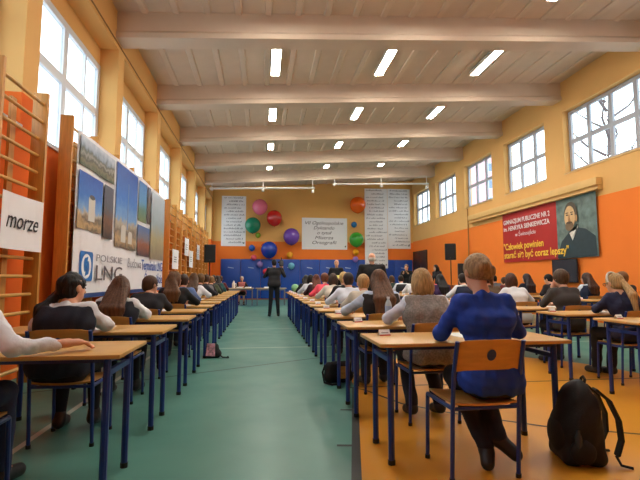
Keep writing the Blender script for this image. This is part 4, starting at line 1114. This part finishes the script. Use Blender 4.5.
# ------------------------------------------------------------------ rows of desks, chairs and students
WHT, LBL, NVY, BLK, GRY = (222, 226, 234), (190, 204, 226), (24, 30, 52), (22, 22, 26), (120, 118, 116)
def front(col, kk): return (2.50 + 1.04 * kk) if col == 'L' else (2.70 + 0.965 * kk)
CX = {'L': -1.39, 'A': 1.37, 'B': 4.05, 'C': 6.70}
PEOPLE = [
 # column, row, who, how the hair looks, x shift, options
 ('L', 0, 'student in a loose white shirt and blue jeans', 'dark hair', -0.15, dict(top=WHT, hair='bob', hairc=HD, legs=(36, 48, 84), pose='spread', lean=0.2, build=0.9, h=0.011, arms=[[(-0.28, 0.18, 0.80), (0.29, 0.10, 0.80)], [(-0.14, 0.36, 0.80), (0.45, 0.235, 0.80)]], hs=1, tall=0.93, head=(0, -0.1))),
 ('L', 1, 'student in navy vest with curly dark side ponytail', 'white sleeves', -0.03, dict(cdx=0.06, top=WHT, vest=(22, 26, 44), hair='ponyside', hairc=HK, skirt=True, legs=(22, 22, 28), shoes=(40, 24, 20), pose='write', lean=0.1, h=0.012, head=(-0.55, -0.1), tall=0.89, hs=2)),
 ('L', 2, 'student in dark vest with long loose auburn-brown hair', 'white sleeves', 0.0, dict(top=WHT, vest=(30, 32, 44), hair='verylong', hairc=(84, 54, 32), skirt=True, legs=(24, 24, 30), pose='write', lean=0.1, h=0.014, head=(0.05, -0.2), hs=3, tall=0.86)),
 ('L', 3, 'short-haired student in dark jacket resting chin on hand', 'brown hair', 0.02, dict(top=(30, 32, 40), hair='short', hairc=(70, 46, 30), pose='chinr', lean=0.14, h=0.016, head=(-0.6, -0.15), tall=0.88)),
 ('L', 4, 'student in black cardigan with white collar', 'long brown hair', 0.13, dict(top=BLK, hair='long', hairc=(92, 62, 36), pose='spread', lean=0.08, h=0.018, head=(-0.7, 0), extras=('collar',), tall=1.0)),
 ('L', 5, 'student in a blue checked shirt', 'brown hair', 0.06, dict(top=(92, 116, 168), hair='short', hairc=(60, 40, 30), h=0.022, lean=0.16, tall=0.95)),
 ('L', 6, 'student in white blouse with long chestnut hair', 'left row', 0.06, dict(top=WHT, hair='long', hairc=(80, 56, 36), h=0.022, lean=0.2, pose='reach')),
 ('L', 7, 'student in dark suit jacket with fair brown hair', 'left row', 0.05, dict(top=(22, 24, 32), hair='bushy', hairc=(104, 76, 46), h=0.024, lean=0.2, pose='reach')),
 ('L', 8, 'student in black jumper with pale grey hood', 'left row', 0.05, dict(top=BLK, vest=(110, 110, 116), hair='short', hairc=HB, h=0.026, lean=0.18)),
 ('L', 9, 'student in olive jumper in the left row', 'fair hair', 0.05, dict(top=(70, 74, 50), hair='short', hairc=HL, h=0.028, lean=0.18, tall=0.95)),
 ('L', 10, 'student in charcoal jumper in the left row', 'black hair', 0, dict(top=(40, 42, 46), hair='short', hairc=HK, h=0.028, lean=0.14)),
 ('L', 11, 'student in teal blouse in the left row', 'dark hair', 0, dict(top=(40, 96, 100), hair='long', hairc=HD, h=0.028, lean=0.14)),
 ('L', 12, 'student in maroon jumper in the left row', 'brown hair', 0, dict(top=(90, 30, 40), hair='pony', hairc=HB, h=0.028, lean=0.14)),
 ('A', 0, 'student in a cobalt blue sweater', 'light brown hair pinned up', 0.01, dict(cdx=-0.1, top=(26, 62, 160), hair='updo', hairc=(154, 122, 84), legs=(24, 26, 40), shoes=(30, 24, 24), arms=[[(-0.255, 0.16, 0.81), (0.265, 0.16, 0.81)], [(-0.17, 0.36, 0.80), (0.19, 0.38, 0.80)]], lean=0.1, h=0.0105, head=(0.1, -0.18), tall=1.08, feet='tucked', hs=5)),
 ('A', 1, 'student in grey knitted vest with white sleeves', 'blond bobbed hair', 0.0, dict(top=(216, 224, 240), vest=(150, 144, 140), knit='vest', hair='bob', hairc=(176, 140, 92), legs=(30, 30, 40), pose='spread', lean=0.12, h=0.0115, head=(0.0, -0.22), tall=0.96, feet='back', hs=6)),
 ('A', 2, 'student in black vest with very long brown hair', 'pale blue sleeves', -0.13, dict(top=LBL, vest=(40, 30, 26), hair='verylong', hairc=(96, 64, 42), pose='spread', lean=0.1, h=0.0125, head=(0.05, -0.12), tall=0.98, hs=7, arms=[[(-0.36, 0.2, 0.81), (0.27, 0.2, 0.80)], [(-0.30, 0.38, 0.80), (0.12, 0.38, 0.80)]])),
 ('A', 3, 'student in cream blouse with straw-fair hair', 'bending low', -0.06, dict(top=(206, 196, 180), hair='short', hairc=(178, 140, 92), lean=0.16, h=0.018, tall=0.92)),
 ('A', 4, 'short dark-haired student in white shirt', 'arms spread wide', -0.08, dict(top=(216, 224, 238), hair='short', hairc=(48, 38, 34), pose='spread', lean=0.12, h=0.016, tall=0.98)),
 ('A', 5, 'blond student in a black jumper', 'right of the aisle', 0.03, dict(top=BLK, hair='short', hairc=(184, 156, 100), lean=0.12, h=0.02, pose='reach', tall=1.02)),
 ('A', 6, 'student in off-white cardigan with brown bob', 'behind the pink one', 0.0, dict(top=(214, 206, 196), hair='bob', hairc=(66, 48, 40), lean=0.14, h=0.02, pose='spread')),
 ('A', 7, 'student in bright coral pink blouse', 'reddish brown hair', -0.02, dict(top=(240, 84, 104), hair='bushy', hairc=(104, 62, 42), lean=0.2, h=0.02, pose='spread', tall=1.02)),
 ('A', 8, 'student in plum jumper with auburn hair', 'ahead of the pink one', -0.1, dict(top=(60, 30, 40), hair='long', hairc=HA, lean=0.12, h=0.024)),
 ('A', 9, 'student in pale grey blouse with black hair', 'near the video cameraman', -0.12, dict(top=(196, 202, 212), hair='bob', hairc=HK, lean=0.2, h=0.024, pose='spread')),
 ('A', 10, 'student in black jumper near the video cameraman', 'black hair', -0.15, dict(top=BLK, hair='long', hairc=HK, lean=0.14, h=0.028)),
 ('A', 11, 'student in green jumper near the video cameraman', 'brown hair', -0.1, dict(top=(50, 90, 60), hair='short', hairc=HB, lean=0.2, h=0.028, tall=0.9)),
 ('B', 2, 'student in navy sweater with white headband', 'glasses and fair ponytail', 0.04, dict(top=(30, 34, 66), hair='pony', hairc=(176, 142, 94), legs=(26, 26, 32), pose='write', lean=0.14, h=0.012, head=(0.15, -0.2), extras=('headband', 'glasses'), tall=0.92, feet='out', hs=8)),
 ('B', 3, 'bushy-haired student in charcoal jumper', 'chin on hand', 0.02, dict(top=(58, 56, 56), hair='bushy', hairc=(78, 58, 40), pose='chin', lean=0.1, h=0.015, head=(0.1, -0.1), tall=1.02)),
 ('B', 4, 'student in white shirt with dark auburn hair', 'seated ahead of the bushy-haired one', -0.1, dict(top=(224, 226, 232), hair='bob', hairc=(74, 44, 32), lean=0.16, h=0.02, pose='spread', tall=0.97)),
 ('B', 5, 'student in brown jumper hidden behind the cobalt sweater', 'brown hair', 0, dict(top=(90, 70, 50), hair='short', hairc=HB, h=0.026)),
 ('B', 6, 'student in navy vest holding a white sheet', 'short dark hair', -0.03, dict(top=(228, 230, 236), vest=(28, 36, 60), hair='short', hairc=(44, 32, 28), h=0.02, pose='spread', extras=('collar',))),
 ('B', 7, 'student in violet blouse with dark hair', 'middle right row', -0.1, dict(top=(70, 44, 90), hair='long', hairc=HK, h=0.026)),
 ('B', 8, 'student in salmon pink jumper', 'brown hair', 0.06, dict(top=(220, 100, 112), hair='short', hairc=HB, h=0.024, lean=0.2)),
 ('B', 9, 'student in white blouse near the photographer', 'black hair', -0.05, dict(top=(226, 228, 232), hair='bob', hairc=HK, h=0.026, lean=0.16)),
 ('B', 10, 'student in black and white near the photographer', 'dark hair', -0.05, dict(top=(214, 216, 222), vest=BLK, hair='short', hairc=HD, h=0.028, lean=0.2)),
 ('B', 11, 'student in dark green near the photographer', 'brown hair', -0.05, dict(top=(36, 54, 44), hair='bob', hairc=HB, h=0.028, lean=0.16)),
 ('C', 5, 'student in black top beside the orange wall', 'light brown hair', 0.03, dict(top=(34, 30, 34), hair='bushy', hairc=(116, 84, 56), h=0.02, lean=0.1, tall=1.03)),
 ('C', 6, 'student in navy vest turning the head, long dark hair', 'white sleeve', 0.02, dict(top=(214, 222, 236), vest=(30, 38, 66), hair='long', hairc=(62, 40, 32), h=0.018, head=(0.5, 0), lean=0.06, tall=1.03)),
 ('C', 7, 'dark-haired student in black reaching across the desk', 'by the orange wall', -0.05, dict(top=(30, 24, 28), hair='short', hairc=HK, h=0.02, pose='reach', lean=0.2, head=(0.5, -0.2))),
 ('C', 8, 'student in navy jumper with long black hair', 'by the orange wall', -0.1, dict(top=(26, 28, 46), hair='verylong', hairc=(40, 30, 34), h=0.02, lean=0.06, head=(0.5, 0), tall=1.04)),
 ('C', 9, 'student in wine red jumper by the orange wall', 'brown hair', 0, dict(top=(96, 34, 36), hair='short', hairc=HB, h=0.026, lean=0.26, tall=0.9)),
 ('C', 10, 'black-haired student in grey by the orange wall', 'bending', 0.15, dict(top=(90, 92, 100), hair='short', hairc=HK, h=0.026, lean=0.14)),
 ('C', 11, 'student in beige jumper by the orange wall', 'dark hair', 0, dict(top=(150, 130, 104), hair='long', hairc=HD, h=0.028, lean=0.14)),
]
seated_at = {(p[0], p[1]): p for p in PEOPLE}
ROWS = {'L': range(0, 13), 'A': range(0, 12), 'B': range(1, 12), 'C': range(3, 12)}
rnd = random.Random(3)
for c in 'LABC':
    for kk in ROWS[c]:
        y = front(c, kk); x = CX[c]
        p = seated_at.get((c, kk)); dx = p[4] if p else 0.0
        who = ('the ' + p[2]) if p else {'B1': 'nobody, with a pencil case', 'C3': 'nobody, first of the wall-side row', 'C4': 'nobody, second of the wall-side row'}[c + str(kk)]
        jig = rnd.uniform(-0.012, 0.012)
        put('d', (x + jig, y + rnd.uniform(-0.01, 0.01), 0), rnd.uniform(-0.012, 0.012), 'beech desk used by ' + who, 'desk', 'school desks')
        crz = rnd.uniform(-0.03, 0.03)
        if p:
            put('c', (x + dx + p[5].get('cdx', 0), y - 0.075, 0), crz, 'plywood chair under ' + who, 'chair', 'school chairs')
            person((x + dx, y - 0.15), p[2] + ', ' + p[3], group='students at the desks', **{q: w for q, w in p[5].items() if q != 'cdx'})
            paper(x + dx + 0.06 + rnd.uniform(-0.03, 0.03), y + 0.30, rnd.uniform(-0.3, 0.3), 'white answer sheet before ' + who)
        else:
            put('c', (x, y - 0.075, 0), crz, 'empty plywood chair at the desk used by ' + who, 'chair', 'school chairs')
        if c != 'L':
            card(x - 0.50 + rnd.uniform(-0.02, 0.02), y + 0.42 + rnd.uniform(-0.03, 0.03), rnd.uniform(-0.15, 0.15) + 0.1, 'name card of ' + who)

# ------------------------------------------------------------------ standing people
SEE = lambda x, Y: None
man = person((2.37, 9.4), 'grey-haired man in long black coat standing with his back turned', (14, 14, 18), hair='bald', hairc=HG, legs=(20, 20, 24), seated=False, lean=0.0, h=0.018, tall=1.035, build=1.38, long_top=True,
             arms=[[(-0.33, 0.03, 1.12), (0.33, 0.03, 1.12)], [(-0.22, 0.24, 1.1), (0.22, 0.24, 1.1)]])
person((2.45, 14.6), 'bald man in dark suit and tie facing the desks with yellow notes', (24, 24, 32), hair='bald', hairc=(150, 140, 130), legs=(24, 24, 30), seated=False, h=0.02, tall=1.08, rz=math.pi - 0.1, extras=('tie',),
       arms=[[(-0.3, 0.02, 1.16), (0.3, 0.02, 1.16)], [(-0.1, 0.24, 1.15), (0.1, 0.24, 1.15)]])
nt_ = tag(MB().box(-0.09, 0.09, -0.005, 0.005, 0, 0.14).build('note_sheet', mat('yellow_notes', (214, 204, 110), 0.7)), 'yellow note sheet held by the bald man in suit', 'paper')
nt_.location = (2.48, 14.27, 1.15); nt_.rotation_euler = (-0.5, 0, 0.1)
cmn = person((0.36, 13.7), 'video cameraman in black clothes and dark cap shouldering a camera', (20, 20, 24), hair='short', hairc=HK, legs=(20, 22, 30), seated=False, h=0.02, tall=1.06, vest=(26, 26, 30),
             arms=[[(-0.3, 0.1, 1.22), (0.33, 0.14, 1.24)], [(-0.1, 0.3, 1.34), (0.26, 0.3, 1.5)]])
person((6.72, 16.2), 'woman with long black hair in dark dress standing side-on', (30, 26, 34), hair='verylong', hairc=HK, legs=(26, 24, 30), skirt=True, seated=False, h=0.022, tall=1.02, rz=1.9)
person((5.66, 16.8), 'photographer in black leaning beside the blue mats', (24, 24, 28), hair='short', hairc=(110, 90, 80), legs=(24, 24, 28), seated=False, h=0.024, tall=1.04, rz=2.6, lean=0.12,
       arms=[[(-0.28, 0.12, 1.15), (0.28, 0.12, 1.15)], [(-0.1, 0.3, 1.36), (0.1, 0.3, 1.36)]])
vc = empty('video_camera', (0.58, 13.86, 1.56)); tag(vc, 'black shoulder video camera carried by the cameraman', 'video camera')
MB().box(-0.06, 0.06, -0.2, 0.16, 0.0, 0.17).build('body', M_black, vc, bevel=0.012)
MB().tube([(0, 0.16, 0.08), (0, 0.3, 0.08)], 0.055, 12).build('lens', M_black, vc, smooth=True)
MB().tube([(0, -0.12, 0.17), (0, -0.1, 0.23), (0, 0.12, 0.23), (0, 0.14, 0.17)], 0.014, 6).build('handle', M_black, vc)
MB().box(-0.11, -0.06, 0.05, 0.16, 0.09, 0.14).build('viewfinder', M_black, vc)
MB().tube([(0.0, 0.02, 0.25), (0.0, 0.22, 0.27)], 0.014, 6).build('microphone', M_black, vc)
MB().box(-0.045, 0.045, -0.26, -0.2, 0.02, 0.15).build('battery', mat('battery_grey', (90, 92, 96), 0.5), vc)
pc = empty('photo_camera', (5.5, 16.52, 1.38), 2.6); tag(pc, 'black photo camera held by the photographer', 'camera')
MB().box(-0.07, 0.07, -0.03, 0.03, 0, 0.1).build('body', M_black, pc, bevel=0.01)
MB().tube([(0, 0.03, 0.05), (0, 0.13, 0.05)], 0.035, 12).build('lens', M_black, pc, smooth=True)

# ------------------------------------------------------------------ jury tables in front of the mats
def jury_table(x0, x1, y, label):
    t = empty('folding_table', ((x0 + x1) / 2, y, 0)); tag(t, label, 'table')
    W = x1 - x0
    MB().box(-W / 2, W / 2, -0.35, 0.35, 0.73, 0.755).build('tabletop', mat('pale_table', (196, 176, 140), 0.5), t, bevel=0.005)
    for sx in (-1, 1):
        for sy in (-1, 1): MB().tube([(sx * (W / 2 - 0.08), sy * 0.3, 0), (sx * (W / 2 - 0.08), sy * 0.3, 0.73)], 0.02, 8).build('leg', M_metal, t)
    MB().box(-W / 2 + 0.08, W / 2 - 0.08, -0.31, -0.29, 0.66, 0.73).build('apron', M_metal, t)
jury_table(-1.72, -0.36, 19.7, 'pale folding table with the seated woman behind it')
jury_table(-0.30, 1.06, 19.75, 'pale folding table behind the video cameraman')
person((-0.92, 20.25), 'fair-haired seated woman in pink blouse and black cardigan at the jury table', (30, 28, 36), vest=(190, 110, 110), hair='updo', hairc=(206, 196, 176), skirt=True, legs=(28, 24, 30), h=0.02, rz=math.pi, head=(0, -0.1), tall=1.02)
put('c', (-0.92, 20.27, 0), math.pi, 'plywood chair under the seated woman at the jury table', 'chair', 'school chairs')
th = empty('thermos_jug', (-1.25, 19.7, 0.756)); tag(th, 'white thermos jug on the jury table', 'jug')
MB().lathe([(0.07, 0), (0.075, 0.02), (0.075, 0.18), (0.05, 0.24), (0.03, 0.27)], 16).build('body', M_whitepaint, th, smooth=True)
MB().lathe([(0.032, 0.27), (0.036, 0.3), (0.02, 0.32)], 12).build('lid', M_whitepaint, th, smooth=True)
MB().tube([(0.07, 0, 0.06), (0.12, 0, 0.08), (0.12, 0, 0.18), (0.065, 0, 0.2)], 0.01, 6).build('handle', M_whitepaint, th)
for i, (x, y, rz, what) in enumerate(((-1.0, 19.6, 0.2, 'paper pile on the jury table beside the jug'), (-0.62, 19.62, -0.1, 'paper pile before the seated woman'), (0.2, 19.7, 0.1, 'paper pile on the table behind the cameraman'))):
    o = empty('paper_pile', (x, y, 0.7555), rz); tag(o, 'white ' + what, 'papers')
    MB().box(-0.12, 0.12, -0.16, 0.16, 0, 0.03).build('lower_sheets', M_white, o); MB().box(-0.11, 0.13, -0.15, 0.16, 0.03, 0.05).build('upper_sheets', M_white, o)
gb = empty('balloon', (0.95, 12.75, 0.0)); 
gb.location = (0.88, 13.0, 0.87); tag(gb, 'small pale green balloon resting on a desk near the cameraman', 'balloon')
MB().lathe([(0.004, -0.125), (0.06, -0.1), (0.1, -0.05), (0.115, 0.0), (0.1, 0.06), (0.06, 0.1), (0.004, 0.115)], 16).build('skin', mat('balloon_mint', (140, 200, 150), 0.2), gb, smooth=True)
MB().lathe([(0.006, -0.125), (0.016, -0.135), (0.008, -0.137)], 8).build('knot', mat('balloon_mint', (140, 200, 150), 0.2), gb, smooth=True)
gb.location = (0.95, 12.98, DH + 0.139)

# ------------------------------------------------------------------ small things near the viewer
M_clear = pane_mat('clear_bottle'); M_label = mat('bottle_label', (150, 176, 210), 0.5)
def bottle(x, y, z, label, hgt=0.23, r=0.033, capc=(220, 224, 230)):
    o = empty('water_bottle', (x, y, z)); tag(o, label, 'bottle')
    m = mat('bottle_plastic', (186, 206, 214), 0.15, spec=0.8)
    MB().lathe([(r * 0.85, 0), (r, 0.012), (r, hgt * 0.28), (r * 0.93, hgt * 0.32), (r, hgt * 0.36), (r, hgt * 0.66), (r * 0.75, hgt * 0.78), (r * 0.38, hgt * 0.88), (r * 0.38, hgt * 0.93)], 16).build('shell', m, o, smooth=True)
    MB().lathe([(r * 1.01, hgt * 0.38), (r * 1.012, hgt * 0.39), (r * 1.012, hgt * 0.62), (r * 1.01, hgt * 0.63)], 16).build('label', M_label, o, smooth=True)
    MB().lathe([(r * 0.45, hgt * 0.93), (r * 0.45, hgt)], 12).build('cap', mat('cap%d' % capc[0], capc, 0.4), o)
bottle(1.19, front('A', 1) + 0.44, DH + 0.001, 'clear water bottle behind the grey-vested student\'s name card')
bottle(-1.62, front('L', 1) + 0.42, DH + 0.001, 'small water bottle on the desk of the ponytailed student', 0.2, 0.03)
rdc = tag(MB().lathe([(0.03, 0), (0.034, 0.01), (0.036, 0.08), (0.033, 0.085), (0.03, 0.01)], 14).build('red_cup', mat('cup_red', (180, 40, 36), 0.4), smooth=True), 'small red plastic cup on the left desk by the wall bars', 'cup')
rdc.location = (-1.72, front('L', 0) + 0.44, DH + 0.001)

# pencil case on the second-column desk
pcs = empty('pencil_case', (4.02, front('B', 1) + 0.40, DH + 0.001), 0.15); tag(pcs, 'patterned pencil case on the desk behind the headband student', 'pencil case')
MB().tube([(-0.11, 0, 0.038), (0.11, 0, 0.038)], 0.037, 12).build('pouch', mat('case_print', (150, 110, 120), 0.8, 0.6, 40), pcs, smooth=True)
MB().tube([(-0.1, 0, 0.076), (0.1, 0, 0.076)], 0.004, 6).build('zip', M_metal, pcs)

# school bags
def backpack(loc, rz, label, s=1.0):
    o = empty('backpack', loc, rz); tag(o, label, 'bag')
    f = Field((-0.3, -0.3, -0.03), (0.3, 0.3, 0.62), 0.013)
    f.ell((0, 0.0, 0.17), (0.18, 0.16, 0.2), None, 0.02); f.ell((0, 0.01, 0.31), (0.15, 0.125, 0.2), rot_zx(0, -0.1), 0.06)
    for yy in (-0.08, 0.08): f.cone((-0.11, yy, 0.05), (0.11, yy, 0.05), 0.06, 0.06, 0.05)
    f.ripple(0.004, 30, 4); f.below(0.003)
    link('shell', np_mesh('shell', *f.verts_faces(), M_blackcloth), o)
    f = Field((-0.2, -0.25, 0), (0.2, 0.02, 0.4), 0.012)
    f.ell((0, -0.12, 0.16), (0.12, 0.055, 0.12), None, 0.02); f.below(0.01)
    link('front_pocket', np_mesh('front_pocket', *f.verts_faces(), M_blackcloth), o)
    MB().tube([(-0.03, 0.05, 0.485), (-0.028, 0.06, 0.52), (0.0, 0.06, 0.535), (0.028, 0.06, 0.52), (0.03, 0.05, 0.485)], 0.009, 8).build('grab_handle', M_blackcloth, o)
    for sx in (-1, 1):
        st = MB()
        path = [(sx * 0.07, 0.09, 0.47), (sx * 0.08, 0.17, 0.40), (sx * 0.09, 0.22, 0.28), (sx * 0.10, 0.225, 0.16), (sx * 0.11, 0.19, 0.07)]
        for i in range(len(path) - 1):
            a, b = path[i], path[i + 1]
            st.prism([(a[0] - 0.03, a[1], a[2]), (a[0] + 0.03, a[1], a[2]), (b[0] + 0.03, b[1], b[2]), (b[0] - 0.03, b[1], b[2])], (0, 0.014, 0.006))
        sp = st.build('shoulder_strap', M_blackcloth, o)
        MB().tube([(sx * 0.11, 0.19, 0.07), (sx * 0.13, 0.21, 0.02), (sx * 0.15, 0.27, 0.012)], 0.009, 6).build('webbing', M_blackcloth, sp)
    f = Field((0.05, -0.2, 0.02), (0.3, 0.2, 0.3), 0.012); f.ell((0.165, -0.03, 0.1), (0.045, 0.08, 0.08), None, 0.02)
    link('side_pocket', np_mesh('side_pocket', *f.verts_faces(), M_blackcloth), o)
    MB().lathe([(0.024, 0.1), (0.024, 0.2), (0.012, 0.22), (0.012, 0.24)], 12, c=(0.178, -0.06, 0)).build('bottle', mat('pale_bottle', (46, 58, 64), 0.25), o, smooth=True)
    return o
bpk = backpack((2.02, 2.70, 0), math.radians(-105), 'black school backpack on the orange floor beside the blue-sweater student')
bpk.scale = (0.95, 0.95, 0.97)
sb = empty('shoulder_bag', (0.85, 4.95, 0), 0.08); tag(sb, 'black shoulder bag with yellow patch under the desks', 'bag')
f = Field((-0.2, -0.14, -0.03), (0.2, 0.14, 0.32), 0.012); f.cone((-0.1, 0, 0.07), (0.1, 0, 0.07), 0.07, 0.07, 0.03); f.cone((-0.1, 0, 0.18), (0.1, 0, 0.18), 0.055, 0.055, 0.06); f.ripple(0.003, 40, 2); f.below(0.003)
link('shell', np_mesh('shell', *f.verts_faces(), M_blackcloth), sb)
MB().box(0.0, 0.09, -0.073, -0.066, 0.06, 0.19).build('patch', mat('patch_yellow', (168, 130, 60), 0.7, 0.3, 30), sb)
MB().tube([(-0.15, 0, 0.2), (-0.18, 0.0, 0.12), (-0.17, -0.05, 0.02), (-0.1, -0.12, 0.012), (0.0, -0.1, 0.012)], 0.011, 6).build('strap', M_blackcloth, sb)
pb = empty('handbag', (-0.72, 6.75, 0), -0.3); tag(pb, 'small black bag with pink patterned flap on the teal floor', 'bag')
f = Field((-0.2, -0.14, -0.03), (0.2, 0.14, 0.3), 0.012); f.cone((-0.08, 0, 0.06), (0.08, 0, 0.06), 0.06, 0.06, 0.03); f.cone((-0.05, 0.0, 0.16), (0.05, 0.0, 0.16), 0.045, 0.045, 0.06); f.below(0.003)
link('shell', np_mesh('shell', *f.verts_faces(), M_blackcloth), pb)
M_spots = mat('pink_spots', (240, 176, 196), 0.8, 0.55, 26)
MB().prism([(-0.07, -0.075, 0.03), (0.07, -0.075, 0.03), (0.06, -0.055, 0.21), (-0.06, -0.055, 0.21)], (0, 0.008, 0)).build('flap', M_spots, pb)
MB().tube([(0.1, 0, 0.05), (0.18, -0.04, 0.015), (0.26, -0.02, 0.012), (0.22, 0.05, 0.012)], 0.012, 6).build('strap', M_blackcloth, pb)

# ------------------------------------------------------------------ outside the windows
gr = structure(MB().box(-60, 60, -60, 80, -0.6, -0.25).build('ground', mat('snowy_ground', (214, 220, 226), 0.9)), 'pale snowy ground outside'); gr['kind'] = 'structure'
pkb = empty('pink_building', (42.0, 86, -0.25)); tag(pkb, 'pink rendered building seen through the right windows', 'building')
M_pk = mat('pink_render', (216, 160, 168), 0.9)
MB().box(0.3, 5.3, -6, -1, 0, 34).build('walls', M_pk, pkb)
MB().prism([(0.0, -6.4, 34), (5.6, -6.4, 34), (2.8, -6.4, 36)], (0, 5.8, 0)).build('roof', mat('roof_grey', (120, 110, 112), 0.9), pkb)
for j in range(9):
    wn = MB().box(1.7, 3.3, -6.06, -6.0, 2 + j * 3.4, 3.8 + j * 3.4).build('window', M_frame_w, pkb)
    MB().box(1.8, 3.2, -6.09, -6.061, 2.1 + j * 3.4, 3.7 + j * 3.4).build('pane', mat('far_glass', (110, 126, 146), 0.1), wn)
tr = empty('bare_tree', (14.0, 15.6, -0.25)); tag(tr, 'bare branched tree outside the right windows', 'tree')
M_bark = mat('bark', (96, 88, 92), 0.9, 0.2, 10)
MB().tube([(0, 0, 0), (0.05, 0.1, 3), (-0.1, 0.2, 6), (0.2, 0.4, 9)], [0.22, 0.17, 0.12, 0.04], 8).build('trunk', M_bark, tr)
rt_ = random.Random(11)
for i in range(14):
    z = 3.5 + i * 0.4; a = rt_.uniform(0, 6.28); L = rt_.uniform(1.4, 2.6)
    p0 = Vector((0, 0.1 + 0.02 * i, z)); p1 = p0 + Vector((math.cos(a) * L * 0.5, math.sin(a) * L * 0.5, L * 0.35)); p2 = p1 + Vector((math.cos(a + 0.4) * L * 0.6, math.sin(a + 0.4) * L * 0.6, L * 0.6))
    b = MB().tube([p0, p1, p2], [0.06, 0.04, 0.012], 6)
    for t in range(3):
        q = p1.lerp(p2, t / 3); b.tube([q, q + Vector((rt_.uniform(-0.6, 0.6), rt_.uniform(-0.6, 0.6), rt_.uniform(0.2, 0.7)))], [0.02, 0.006], 5)
    b.build('branch', M_bark, tr)
